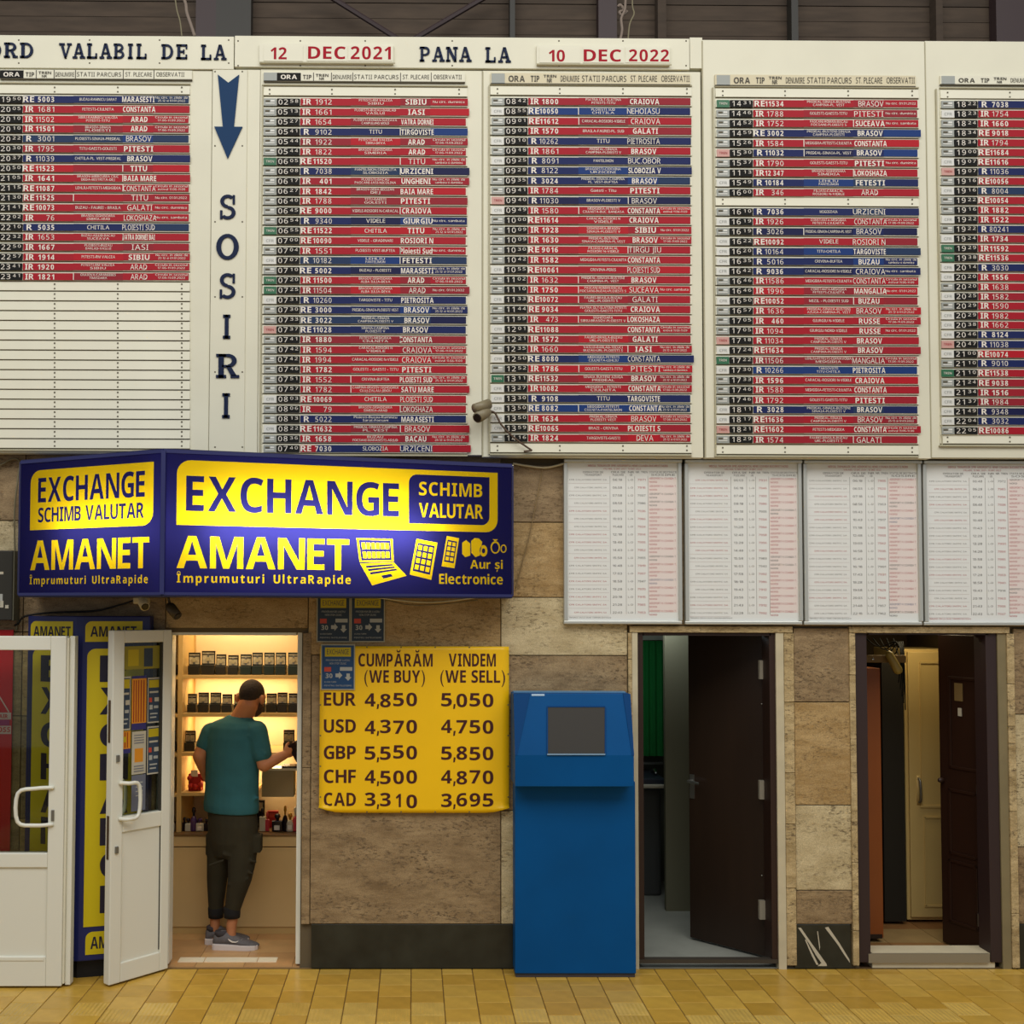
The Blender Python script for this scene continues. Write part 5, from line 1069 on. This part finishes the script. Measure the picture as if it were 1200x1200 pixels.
# washroom contents
mb = MB(); mb.box(X(778.5, 1.25), X(812, 1.25), 1.25, 1.3, 0, 2.25, mat('grey_green_partition', (116, 114, 92), .7)); struct(obj('wall_washroom_partition', mb))
t = thing('green_curtain', 'plain green hanging behind the dark middle doorway', 'curtain', (X(767, 1.9), 1.95, Z(886, 1.95, 767))); gm2 = mat('green_cloth', (24, 128, 58), .7); mb = MB(); N = 40; xa, xb = X(744, 1.95), X(790, 1.95)
mb.prism([(xa+(xb-xa)*i/N, 0) for i in range(1)], 0, 0, gm2) if False else None
fr_ = [(xa+(xb-xa)*i/N, 1.95+.012*math.sin(i*.9)) for i in range(N+1)]; mb.zprism(fr_+[(x, y+.006) for x, y in reversed(fr_)], Z(886, 1.95, 767), Z(751, 1.95, 767), gm2); obj('cloth', mb, t)
mb = MB(); mb.box(xa, xb, 1.93, 1.97, Z(750, 1.95, 767), Z(744, 1.95, 767), mat('curtain_rail', (170, 180, 165), .5)); obj('rail', mb, t)
t = thing('wash_basin', 'small dark basin with chrome tap below the green hanging', 'basin', (X(765, 1.6), 1.7, Z(925, 1.6, 765))); bm2 = mat('basin_dark', (50, 56, 66), .3)
mb = MB(); xa, xb = X(748, 1.6), X(778, 1.6); mb.box(xa, xb, 1.55, 2.0, Z(923, 1.6, 765), Z(918, 1.6, 765), CL); mb.box(xa+.01, xb-.01, 1.56, 1.99, Z(924, 1.6, 765), Z(905, 1.6, 765)-.04, bm2); obj('bowl', mb, t, bevel=.01)
mb = MB(); mb.tube([U(764, 918, 1.85), U(764, 906, 1.85), U(767, 902, 1.75), U(769, 907, 1.68)], .012, CHROME, 8, 4); mb.tube([U(764, 908, 1.85), U(772, 910, 1.8)], .008, CHROME, 6); obj('tap', mb, t, smooth=True)
mb = MB(); mb.box(X(748, 1.9), X(776, 1.9), 1.9, 1.93, Z(896, 1.9, 765), Z(893.5, 1.9, 765), STEEL); obj('towel_bar', mb, t)
t = thing('basin_pedestal', 'dark slate pedestal below the small basin in the middle doorway', 'pedestal', (X(763, 1.7), 1.7, 0)); mb = MB(); mb.box(X(748, 1.7), X(772, 1.7), 1.66, 1.9, 0, Z(925, 1.6, 765), mat('pedestal_grey', (70, 72, 70), .5)); obj('column', mb, t, bevel=.02)
area('washroom_lamp', (X(770, 1.1), 1.1, 2.2), (.4, .3), 3, (.86, .95, 1))
# ---------------------------------------------------------------- room behind the far right doorway
dw = mat('dim_brown_wall', (84, 68, 42), .8); room('store', X(990, .2), X(1192, .2), WT, 1.75, 2.3, dw, mat('store_grout', (90, 66, 40), .8), dw)
fs_ = bpy.data.objects['floor_store']
for j, (y0, y1, c) in enumerate(((.17, .3, (190, 172, 130)), (.3, .5, (150, 110, 66)), (.5, .8, (160, 132, 86)), (.8, 1.2, (140, 100, 60)), (1.2, 1.7, (150, 120, 78)))):
    for i in range(3): x0 = X(994, .2)+i*.36; mb = MB(); mb.box(x0+.002, x0+.358, y0+.001, y1-.001, -.001, .005, mat('store_plank_%d' % j, c, .4, noise=.1, scale=7, vary=.1)); obj('plank', mb, fs_)
wsill = mat('white_stone_sill', (214, 202, 170), .4, noise=.06, scale=8); mb = MB(); mb.pbox(1018, 1160, 1118, 1128.5, .0, mat('sill_riser', (136, 126, 104), .5), .02); mb.box(X(1018, 0), X(1160, 0), .018, .17, 0, Z(1118, 0), wsill); struct(obj('trim_17', mb))
t, h, ax, w_, sd, z1, n = leaf('wooden_door', 'dark mahogany panelled door with small number plate in the far right doorway', 1150, .19, 1103, .49, 745, mat('mahogany_door', (44, 26, 17), .4, noise=.1, scale=3))
def on(px, py): k = plane_hit(px, py, h, n); return (k-h).dot(ax), k.z
for p0, p1, q0, q1, m, nm in ((1119, 1128, 801, 821, mat('brass_plate', (150, 128, 84), .4, .4), 'number_plate'), (1123, 1127, 830, 839, SWt, 'paper_tag')):
    a, b = on(p0, q1), on(p1, q0); mb = MB(); mb.box(a[0], b[0], -sd*.004, 0, a[1], b[1], m); obj(nm, mb, t, local=True)
mh = MATS['mahogany_door']
for q0, q1 in ((795, 900), (930, 1000), (1015, 1080)):
    a, b = on(1113, q1), on(1146, q0); mb = MB()
    for r in ((a[0], b[0], a[1], a[1]+.02), (a[0], b[0], b[1]-.02, b[1]), (a[0], a[0]-.02, a[1], b[1]), (b[0], b[0]+.02, a[1], b[1])): mb.box(r[0], r[1], -sd*.008, 0, r[2], r[3], mh)
    obj('moulding', mb, t, local=True, bevel=.003)
for q in (783, 927, 1078): a = on(1147, q); mb = MB(); mb.box(a[0]-.012, a[0]+.012, -sd*.008, 0, a[1]-.04, a[1]+.04, STEEL); obj('hinge', mb, t, local=True)
a = on(1106, 914); mb = MB(); mb.ell((a[0], -sd*.025, a[1]), (.018, .025, .018), DFR, 10, 6); obj('knob', mb, t, smooth=True, local=True)
cm = mat('cream_door_paint', (206, 178, 112), .5, noise=.04, scale=3); Yw = .95
cd = thing('cream_cupboard_door', 'tall cream panelled cupboard seen through the far right doorway', 'cupboard', U(1090, 1078, Yw))
mb = MB(); mb.pbox(1061, 1122, 761, 1078, Yw, cm, .5); obj('body', mb, cd, bevel=.004); mb = MB(); mb.pbox(1066, 1121, 764, 1075, Yw-.02, cm, .02); o = obj('door', mb, cd, bevel=.004); PD = o
for p0, p1, q0, q1 in ((1079, 1080.5, 776, 944), (1079, 1120, 775, 777.5), (1079, 1120, 944, 946.5), (1084, 1120, 957, 959), (1084, 1120, 1061, 1063), (1084, 1085.5, 957, 1062)): mb = MB(); mb.pbox(p0, p1, q0, q1, Yw-.028, cm, .008); x_ = obj('moulding', mb, PD)
mb = MB(); c = U(1076, 912, Yw-.02); e = U(1077, 940, Yw-.02); mb.tube([c, c+Vector((0, -.03, -.02)), e+Vector((0, -.03, .02)), e], .008, STEEL, 8, 3); mb.box(c.x-.012, c.x+.012, c.y-.004, c.y, e.z-.02, c.z+.02, cm); obj('handle', mb, PD, smooth=True)
om = mat('orange_brown_panel', (136, 72, 26), .45, noise=.06, scale=3); t = thing('wardrobe_panel', 'orange brown wooden panel standing inside the far right doorway', 'panel', U(1026, 1100, .5)); mb = MB(); mb.pbox(1012, 1033.5, 783, 1099, .5, om, .5); obj('board', mb, t, bevel=.004); mb = MB(); mb.pbox(1012, 1034, 1095, 1100, .495, DWN, .5); obj('foot', mb, t)
t = thing('dark_gap_block', 'added near-black block for the dark gap between orange panel and cream cupboard', 'cabinet', U(1048, 1085, .9)); mb = MB(); mb.pbox(1035, 1060, 775, 1080, .9, mat('gap_shade_black', (34, 30, 20), .6), .5); obj('body', mb, t)  # added block, its near-black colour stands for the shaded gap
t = thing('wall_bracket_lamp', 'small spot lamp on a wooden batten high inside the far right doorway', 'lamp', U(1035, 775, .45)); bt = mat('batten_wood', (120, 96, 54), .6)
mb = MB(); mb.pbox(1013, 1062, 768, 776.5, .45, bt, .03); obj('batten', mb, t, bevel=.003); mb = MB(); mb.cone(U(1042, 767, .42), U(1052, 785, .40), .026, .03, mat('lamp_shell', (160, 138, 70), .4), 12); obj('lamp_body', mb, t, smooth=True); mb = MB(); mb.ell(U(1023, 772.5, .448), (.008, .004, .008), CHROME, 8, 5); obj('screw', mb, t)
mb = MB()
for k in range(5): mb.tube([U(1015+8*k, 748, .8), U(1030+6*k, 758+3*k, .7), U(1050+2*k, 752, .6), U(1056+k, 770+4*k, .5), U(1053+k*2, 800+8*k, .5)], .004, BLK, 6, 4)
wi = obj('cable_bundle', mb, None, smooth=True); tag(wi, 'loose cables hanging above the cream cupboard in the far right doorway', 'cables')
area('store_lamp', (X(1075, .6), .62, 2.27), (.4, .25), 3.2, (1, .82, .5))
# ================================================================ small wall fixtures
def camera_cctv(c, tip, r, m, lab, name='security_camera', grp=None):
    t = thing(name, lab, 'security camera', c, grp); c = Vector(c); tip = Vector(tip); d_ = (tip-c).normalized()
    mb = MB(); mb.tube([c-d_*r*1.0, c-d_*r*.3, c+d_*r*.5, tip], [r*.5, r, r*1.05, r*.95], m, 14); obj('housing', mb, t, smooth=True)
    mb = MB(); mb.tube([tip-d_*.004, tip+d_*.006], [r*.8, r*.7], mat('lens_dark', (40, 30, 16), .2), 12); obj('lens', mb, t); return t
cm1 = mat('camera_grey', (128, 118, 92), .4)
t = camera_cctv(U(569, 483, -.2), U(559.5, 489.5, -.27), .035, cm1, 'grey bullet camera on the seam between two timetable boards')
mb = MB(); c = U(569, 481, -.2); mb.tube([c+Vector((-.07, -.06, .0)), c+Vector((.02, 0, .04))], [.03, .032], cm1, 10); obj('hood', mb, t, smooth=True); mb = MB(); mb.tube([U(571, 483, -.19), Vector((X(572, -.15), -.132, Z(482, -.15)))], .012, cm1, 8); obj('bracket', mb, t)
mb = MB(); mb.tube([U(573, 482, -.17), U(580, 484, -.16), U(587, 497, -.16), U(597, 508, -.16), U(609, 518, -.16), U(622, 527, -.155), U(622, 528, -.155), U(614, 529, -.155)], .006, mat('cable_brown', (84, 66, 50), .6), 6, 5); o = obj('camera_cable', mb, None, smooth=True); tag(o, 'brown cable trailing from the bullet camera across the lowest strips', 'cable')
WC = mat('camera_white', (196, 184, 150), .4); t = camera_cctv(U(166, 702, -.3), U(170, 711, -.36), .03, WC, 'small white camera hanging under the light box near the open door'); mb = MB(); mb.box(U(158, 700, -.3).x, U(174, 700, -.3).x, -.34, -.26, zb-.05, zb-.013, WC); obj('mount', mb, t, bevel=.006)
t = camera_cctv(U(200, 712, -.3), U(208, 722, -.34), .03, mat('camera_dark', (70, 58, 36), .5), 'small dark camera under the corner of the light box'); mb = MB(); mb.tube([U(196, 700, -.3)+Vector((0, 0, .02)), U(200, 712, -.3)], .008, MATS['camera_dark'], 8); obj('arm', mb, t)
eb = thing('junction_box', 'dark grey electrical box at the left edge above the glass door', 'electrical box', U(0, 725, -.1)); bxm = mat('box_dark', (44, 42, 34), .5); mb = MB(); mb.pbox(-40, 14.5, 645, 727, -.12, bxm, .10); obj('housing', mb, eb, bevel=.006); mb = MB(); mb.pbox(14.5, 16.5, 646, 727, -.112, mat('box_edge', (96, 94, 76), .5), .09); mb.pbox(-6, 4, 670, 673, -.123, SWt, .003); mb.pbox(-6, 3, 696, 704, -.123, NW, .003); mb.pbox(0, 4, 704, 712, -.125, SWt, .004); mb.pbox(6, 10, 709, 713, -.125, SWt, .003); obj('markings', mb, eb)
def cable(pts, r, m, lab, nm='electric_cable', k=6):
    mb = MB(); mb.tube([U(*p) for p in pts], r, m, 6, k); tag(obj(nm, mb, None, smooth=True), lab, 'cable')
cg = mat('cable_grey', (120, 112, 86), .6); cw = mat('cable_white', (206, 198, 168), .6); cb_ = mat('cable_black', (22, 20, 16), .6)
cable([(-30, 553, -.02), (-2, 546, -.03), (14, 538, -.03), (23, 541, -.03), (21, 560, -.03), (17, 600, -.03), (18, 660, -.03), (20, 700, -.012), (21, 722, -.012), (19, 740, -.012)], .006, cg, 'grey cable running down the stone beside the left end of the light box')
cable([(17, 733, -.012), (22, 730, -.03), (30, 722, -.04), (60, 718, -.05), (110, 716, -.06), (140, 709, -.1), (156, 704, -.2)], .006, cb_, 'black cable sagging above the navy sign column')
cable([(601, 543, -.03), (618, 546, -.025), (640, 548, -.022), (662, 543, -.03)], .007, cw, 'thick white cable along the foot of the boards right of the light box')
cable([(636, 548, -.022), (631, 575, -.02), (622, 620, -.02), (612, 660, -.02), (604, 690, -.02)], .0035, mat('cable_tan', (140, 118, 80), .6), 'thin brown wire slanting down the stone to the light box corner')
cable([(601, 545, -.16), (600, 600, -.16), (600, 650, -.16), (601, 683, -.16), (595, 695, -.17), (560, 700, -.15), (500, 706, -.08), (440, 700, -.05)], .005, cw, 'white cable around the right end and underside of the light box')
cable([(452, 703, -.02), (480, 709, -.02), (520, 708, -.02), (560, 703, -.02)], .003, cg, 'fine cable sagging just below the light box next to the dark notices')
cable([(199, -30, .3), (216, 0, .25), (219, 15, .2), (224, 30, .1), (228, 42, 0)], .011, mat('rope_grey', (124, 110, 98), .8), 'grey rope hanging behind the header board above the word DE', 'hanging_rope')
cable([(203, -20, .3), (207, 10, .25), (211, 25, .2), (213, 42, .1)], .005, cg, 'thin wire left of the grey rope above the header board', 'hanging_wire')
t_p = [(734, -30, .3), (733, 0, .3), (732, 12, .28), (728, 22, .25), (729, 35, .2), (727, 46, .1)]
cable(t_p, .009, MATS['rope_grey'], 'pale knotted rope hanging above the red date 10 DEC 2022', 'hanging_rope')
cable([(742, -30, .3), (741, 5, .3), (743, 16, .28), (738, 28, .22), (736, 46, .1)], .005, cg, 'thin wire right of the knotted rope above the header board', 'hanging_wire')
cable([(724, 8, .3), (727, 6, .3), (731, 12, .3), (726, 14, .3), (729, 18, .3), (735, 13, .3)], .01, MATS['rope_grey'], 'knot of cord tied round the pale rope above the header board', 'rope_knot')

# ================================================================ THE MAN
def remesh(name, mb, voxel, m, parent, it=6, fac=.5, hide=None):
    me = bpy.data.meshes.new(name); o = bpy.data.objects.new(name, me); TMP.collection.objects.link(o); me.from_pydata([tuple(v) for v in mb.v], [], mb.f); me.update()
    r = o.modifiers.new('r', 'REMESH'); r.mode = 'VOXEL'; r.voxel_size = voxel; sm = o.modifiers.new('s', 'SMOOTH'); sm.factor = fac; sm.iterations = it
    ev = o.evaluated_get(scratch_dg()); me2 = bpy.data.meshes.new_from_object(ev); bpy.data.objects.remove(o)
    vs = [tuple(v.co) for v in me2.vertices]; fs = [tuple(p.vertices) for p in me2.polygons]
    q = MB(); q.raw(vs, fs, m); return obj(name, q, parent, smooth=True)
def ring(c, rx, ry, ax=None, n=20, lean=0):
    ax = ax or Vector((.88, -.47, 0)); ay = Vector((-ax.y, ax.x, 0)); return [c+ax*(rx*math.cos(2*math.pi*i/n))+ay*(ry*math.sin(2*math.pi*i/n)) for i in range(n)]
man = thing('person', 'man in teal t-shirt and dark joggers standing at the lit booth counter', 'person', (X(272, .42), .42, 0))
SKIN = mat('skin', (176, 116, 78), .5, noise=.05, scale=20); TEE = mat('teal_cotton', (36, 88, 94), .85, noise=.10, scale=9, bump=.25); JOG = mat('dark_joggers', (42, 37, 20), .9, noise=.12, scale=12, bump=.3); CUFF = mat('black_knit', (20, 18, 18), .9)
HAIR = mat('dark_cropped_hair', (40, 28, 20), .8, noise=.3, scale=90, bump=.5); SHOE = mat('grey_mesh_shoe', (96, 92, 92), .8, noise=.12, scale=60, bump=.2); SOLE = mat('pale_sole', (206, 196, 190), .6)
P = lambda a, b, y=.42: U(a, b, y)
rr = lambda px: px/177
fw = Vector((.50, .82, -.30)).normalized(); rt = fw.cross(Vector((0, 0, 1))).normalized(); up = rt.cross(fw); HR = Matrix((rt, fw, up)).transposed()
hc = P(295.5, 818, .44)
def H(a, b, c): return hc+rt*a+fw*b+up*c
shR, elR, wrR = P(301, 857, .36), P(309.5, 896, .33), P(333, 885, .37)
shL, elL, wrL = P(247.5, 859, .50), P(234, 886, .47), P(243, 912, .56)
b = MB()
b.ell(H(0, -.004, .018), (.076, .094, .096), SKIN, 18, 12, HR); b.ell(H(0, .03, -.05), (.058, .062, .066), SKIN, 14, 8, HR); b.ell(H(0, .062, -.088), (.026, .024, .022), SKIN, 10, 6, HR)
b.cone(H(0, .086, .012), H(0, .108, -.024), .010, .015, SKIN, 8)          # nose
b.cone(H(-.034, .084, .028), H(.034, .084, .028), .012, .012, SKIN, 8)    # brow
b.cone(H(-.02, .088, -.056), H(.02, .088, -.056), .009, .009, SKIN, 8)    # lips
for s_ in (-1, 1): b.ell(H(.087 if s_ > 0 else -.097, .002 if s_ > 0 else -.03, -.008), (.012 if s_ > 0 else .018, .024, .034), SKIN, 10, 6, HR)
nb = P(281, 845, .455); b.cone(H(0, -.025, -.05), nb, .064, .072, SKIN, 16)
b.loft([ring(P(274, 846, .44), .11, .07), ring(P(273, 856, .44), .15, .09), ring(P(272, 900, .44), .15, .10), ring(P(272, 950, .43), .15, .10), ring(P(271, 985, .43), .15, .11)], SKIN)
for sh_, el_, wr_ in ((shR, elR, wrR), (shL, elL, wrL)): b.cone(sh_, el_, .056, .046, SKIN); b.cone(el_, wr_, .047, .030, SKIN)
def hand(wr_, dirn, side, curl, holdz):
    """palm, four fingers of different length with two bends, thumb from the side of the palm"""
    d_ = dirn.normalized(); sd = side.normalized(); nn_ = d_.cross(sd).normalized()
    pc = wr_+d_*.045; b.cone(wr_, wr_+d_*.03, .027, .026, SKIN, 10)
    b.ell(pc, (.040, .040, .040), SKIN, 12, 8, Matrix((d_, sd, nn_)).transposed() @ Matrix.Diagonal((1.15, .95, .42)))
    for k, (o_, ln_) in enumerate(((-.030, .062), (-.010, .072), (.011, .068), (.030, .054))):
        r0 = pc+d_*.036+sd*o_; a1 = curl*.5; p1 = r0+(d_*math.cos(a1)+nn_*math.sin(a1))*ln_*.45
        a2 = curl*1.2; p2 = p1+(d_*math.cos(a2)+nn_*math.sin(a2))*ln_*.33; a3 = curl*1.9; p3 = p2+(d_*math.cos(a3)+nn_*math.sin(a3))*ln_*.25
        b.cone(r0-d_*.012, p1, .0092, .0086, SKIN, 8); b.cone(p1, p2, .0086, .008, SKIN, 8); b.cone(p2, p3, .008, .007, SKIN, 8)
    t0 = wr_+d_*.022-sd*.028; t1 = t0+d_*.026-sd*.018+nn_*.016; t2 = t1+d_*.026+nn_*.016-sd*.002; b.cone(t0, t1, .013, .011, SKIN, 8); b.cone(t1, t2, .011, .009, SKIN, 8)
hd = (P(345, 878, .41)-wrR); hand(wrR, hd, Vector((.15, .1, -1)).cross(hd).cross(hd)*-1, 1.0, 0)
hand(wrL, Vector((.55, .75, -.35)), Vector((0, .3, 1)), .7, 0)
hipR, knR, anR = P(283, 985, .39), P(281, 1030, .37), P(271, 1086, .385); hipL, knL, anL = P(259, 985, .47), P(253.5, 1030, .48), P(252, 1080, .49)
for h_, k_, a_ in ((hipR, knR, anR), (hipL, knL, anL)):
    b.cone(h_, k_, .074, .044, SKIN); b.cone(k_, a_, .042, .034, SKIN); a0 = Vector((a_.x, a_.y, .05)); b.cone(a_, a0, .034, .030, SKIN, 10); b.cone(a0-Vector((.01, 0, 0)), a0+Vector((.06, -.005, -.012)), .028, .022, SKIN, 10)
remesh('body', b, .0055, SKIN, man, 3)
mb = MB()
for s_ in (-1, 1): mb.ell(H(s_*.030, .086, .010), (.011, .008, .008), mat('eye_white', (210, 200, 190), .3), 8, 6, HR); mb.ell(H(s_*.030, .0935, .010), (.005, .003, .005), DK, 8, 6, HR)
obj('eyes', mb, man, smooth=True)
hb2 = MB(); hb2.ell(H(0, -.014, .030), (.079, .095, .092), HAIR, 20, 12, HR); hb2.ell(H(0, -.046, .004), (.066, .052, .058), HAIR, 14, 8, HR); remesh('hair', hb2, .006, HAIR, man, 2)
bd_ = MB(); bd_.ell(H(0, .040, -.062), (.060, .060, .052), HAIR, 14, 8, HR); bd_.ell(H(0, .064, -.088), (.030, .028, .026), HAIR, 10, 6, HR)
for s_ in (-1, 1): bd_.cone(H(s_*.066, .01, -.012), H(s_*.058, .03, -.05), .014, .018, HAIR, 8)
remesh('beard', bd_, .006, mat('short_beard', (70, 48, 34), .85), man, 2)
# t-shirt
t = MB(); A_ = Vector((.88, -.47, 0))
sec = [(280.5, 838.5, 14, .058), (279, 842, 19, .072), (276, 846, 27, .088), (274, 852, 32, .104), (273, 864, 34, .118), (272.5, 885, 34, .124), (272, 905, 33.5, .122), (271.5, 928, 33.5, .124), (271, 943, 34.5, .132), (271, 951, 34, .130)]
t.loft([ring(P(a, c, .44)+Vector((0, 0, .012*math.sin(0))), rr(w1)*1.06, dd, A_, 28) for a, c, w1, dd in sec], TEE)
e1 = shR.lerp(elR, .68); e2 = shL.lerp(elL, .52)
t.cone(shR, e1, .071, .066, TEE, 16); t.cone(P(286, 850, .40), shR, .050, .070, TEE, 14); t.cone(shL, e2, .070, .060, TEE, 16); t.cone(P(263, 850, .47), shL, .048, .066, TEE, 14)
# folds above the hem and across the back
for (a, c), (a2, c2), y1, y2 in (((244, 938), (282, 944), .44, .30), ((262, 930), (303, 935), .34, .33), ((292, 862), (311, 884), .31, .28)): t.cone(P(a, c, y1), P(a2, c2, y2), .013, .009, TEE, 8)
for (a, c), (a2, c2), y1, y2 in (((248, 905), (285, 938), .40, .315), ((252, 945), (298, 938), .38, .325), ((300, 878), (270, 896), .33, .315), ((243, 875), (262, 905), .45, .345), ((258, 915), (292, 920), .345, .318)): t.cone(P(a, c, y1), P(a2, c2, y2), .012, .008, TEE, 8)
remesh('t_shirt', t, .0075, TEE, man, 5)
# joggers
j = MB()
j.loft([ring(P(271.5, 944, .44), rr(31.5), .115, A_, 24), ring(P(273, 965, .43), rr(32.5), .125, A_, 24), ring(P(273, 985, .43), rr(32), .125, A_, 24), ring(P(272, 1003, .43), rr(27), .10, A_, 24)], JOG)
for pts in (((285, 985, .39, 17.5), (283.5, 1008, .38, 16.5), (281, 1030, .37, 13.8), (276, 1050, .38, 11), (272.5, 1066, .385, 9)), ((259.5, 985, .47, 16.5), (257, 1008, .475, 14.5), (254.5, 1030, .48, 12), (253.5, 1050, .485, 10), (253, 1066, .49, 8.5))):
    j.tube([P(a, c, y) for a, c, y, _ in pts], [rr(w1) for *_, w1 in pts], JOG, 18)
j.box(P(296, 990, .37).x, P(306.5, 990, .37).x, .33, .43, P(300, 998, .37).z, P(300, 978, .37).z, JOG); j.box(P(242.5, 990, .49).x, P(250, 990, .49).x, .44, .54, P(246, 1000, .49).z, P(246, 976, .49).z, JOG); j.ell(P(295, 1014, .36), (.022, .035, .05), JOG, 10, 6)
for (a, c), (a2, c2) in (((262, 1001), (300, 1010)), ((270, 1012), (296, 1024)), ((268, 1036), (290, 1030)), ((246, 1014), (262, 1008))): j.cone(P(a, c, .32), P(a2, c2, .31), .011, .009, JOG, 8)
remesh('joggers', j, .0075, JOG, man, 5)
for (a, y, w1) in ((272, .385, 9.3), (253, .49, 8.8)):
    mb = MB(); mb.loft([ring(P(a, c, y), rr(w1+d2), rr(w1+d2)*.95, A_, 20) for c, d2 in ((1062, .1), (1064, .6), (1070, .4), (1075, 0))], CUFF); obj('ankle_cuff', mb, man, smooth=True)
# trainers
def shoe(heel, toe, y, yaw_):
    L = (toe-heel)/177*1.0; x0 = X(heel, y, 1100); dx = Vector((math.cos(yaw_), math.sin(yaw_), 0)); dy_ = Vector((-dx.y, dx.x, 0)); o0 = Vector((x0, y, 0))
    prof = [(0, .030, .024, .085), (.05, .038, .026, .105), (.18, .042, .028, .122), (.32, .042, .028, .118), (.46, .043, .027, .092), (.62, .048, .024, .070), (.80, .048, .022, .056), (.94, .036, .022, .044), (1, .018, .024, .034)]
    up_ = MB(); rings = []
    for u_, hw, z0, z1 in prof:
        c = o0+dx*(L*u_); rings.append([c+dy_*(hw*math.cos(2*math.pi*i/16)*(1 if math.sin(2*math.pi*i/16) < .3 else .86))+Vector((0, 0, (z0+z1)/2+(z1-z0)/2*math.sin(2*math.pi*i/16))) for i in range(16)])
    up_.loft(rings, SHOE); s_ = obj('sneaker', up_, man, smooth=True)
    so = MB(); out = [(u_, hw+.005) for u_, hw, _, _ in prof]; pts = [o0+dx*(L*u_-.004)+dy_*hw for u_, hw in out]+[o0+dx*(L*u_-.004)-dy_*hw for u_, hw in reversed(out)]
    zt_s = lambda u_: .030+.008*(1-u_)
    us = [u_ for u_, _ in out]+[u_ for u_, _ in reversed(out)]
    so.loft([[Vector((p.x, p.y, .001+.012*max(0, u_-.75))) for p, u_ in zip(pts, us)], [Vector((p.x, p.y, zt_s(u_)+.004)) for p, u_ in zip(pts, us)]], SOLE); obj('sole', so, s_, bevel=.004)
    sw = MB(); c = [(.40, .072), (.45, .060), (.52, .053), (.60, .056), (.76, .078), (.60, .064), (.53, .062), (.47, .066)]
    # curved tick on the outer side, following the flank
    def q(u_, z): k = min(range(len(prof)-1), key=lambda i: abs((prof[i][0]+prof[i+1][0])/2-u_)); f = (u_-prof[k][0])/(prof[k+1][0]-prof[k][0]); hw = prof[k][1]*(1-f)+prof[k+1][1]*f; z1 = prof[k][3]*(1-f)+prof[k+1][3]*f; z0 = prof[k][2]; s1 = max(-1, min(1, (z-(z0+z1)/2)/((z1-z0)/2))); return o0+dx*(L*(1-.0*u_)*u_)-dy_*(hw*math.sqrt(max(.02, 1-s1*s1))+.004)+Vector((0, 0, z))
    tick = [(.34, .080), (.37, .066), (.44, .055), (.52, .056), (.66, .069), (.52, .062), (.45, .064), (.39, .074)]
    sw.poly([q(a, z) for a, z in tick[:3]]+[q(a, z) for a, z in tick[6:]], WHT); sw.poly([q(a, z) for a, z in tick[2:7]], WHT); obj('tick_mark', sw, s_)
    co = MB(); co.loft([ring(o0+dx*(L*.17)+Vector((0, 0, z)), a, b_, dx, 16) for z, a, b_ in ((.085, .046, .036), (.112, .044, .036), (.118, .040, .032))], mat('shoe_collar', (60, 56, 58), .9)); obj('collar', co, s_, smooth=True)
shoe(250.5, 303, .385, -.04); shoe(241, 292, .49, .10)
mb = MB(); pc = P(347.5, 880.5, .40); ph_r = Matrix.Rotation(-.5, 3, 'Y') @ Matrix.Rotation(.5, 3, 'Z'); vs = [pc+ph_r @ Vector((a*.036, b_*.005, c*.062)) for a in (-1, 1) for b_ in (-1, 1) for c in (-1, 1)]
mb.raw(vs, [(0, 1, 3, 2), (4, 6, 7, 5), (0, 4, 5, 1), (2, 3, 7, 6), (0, 2, 6, 4), (1, 5, 7, 3)], DK); o = obj('phone', mb, None, bevel=.003); tag(o, 'dark mobile phone held in the man\'s right hand by the door jamb', 'phone')
# ---------------------------------------------------------------- tidy up the scratch scene used for lettering
bpy.data.scenes.remove(TMP); bpy.data.objects.remove(_to)
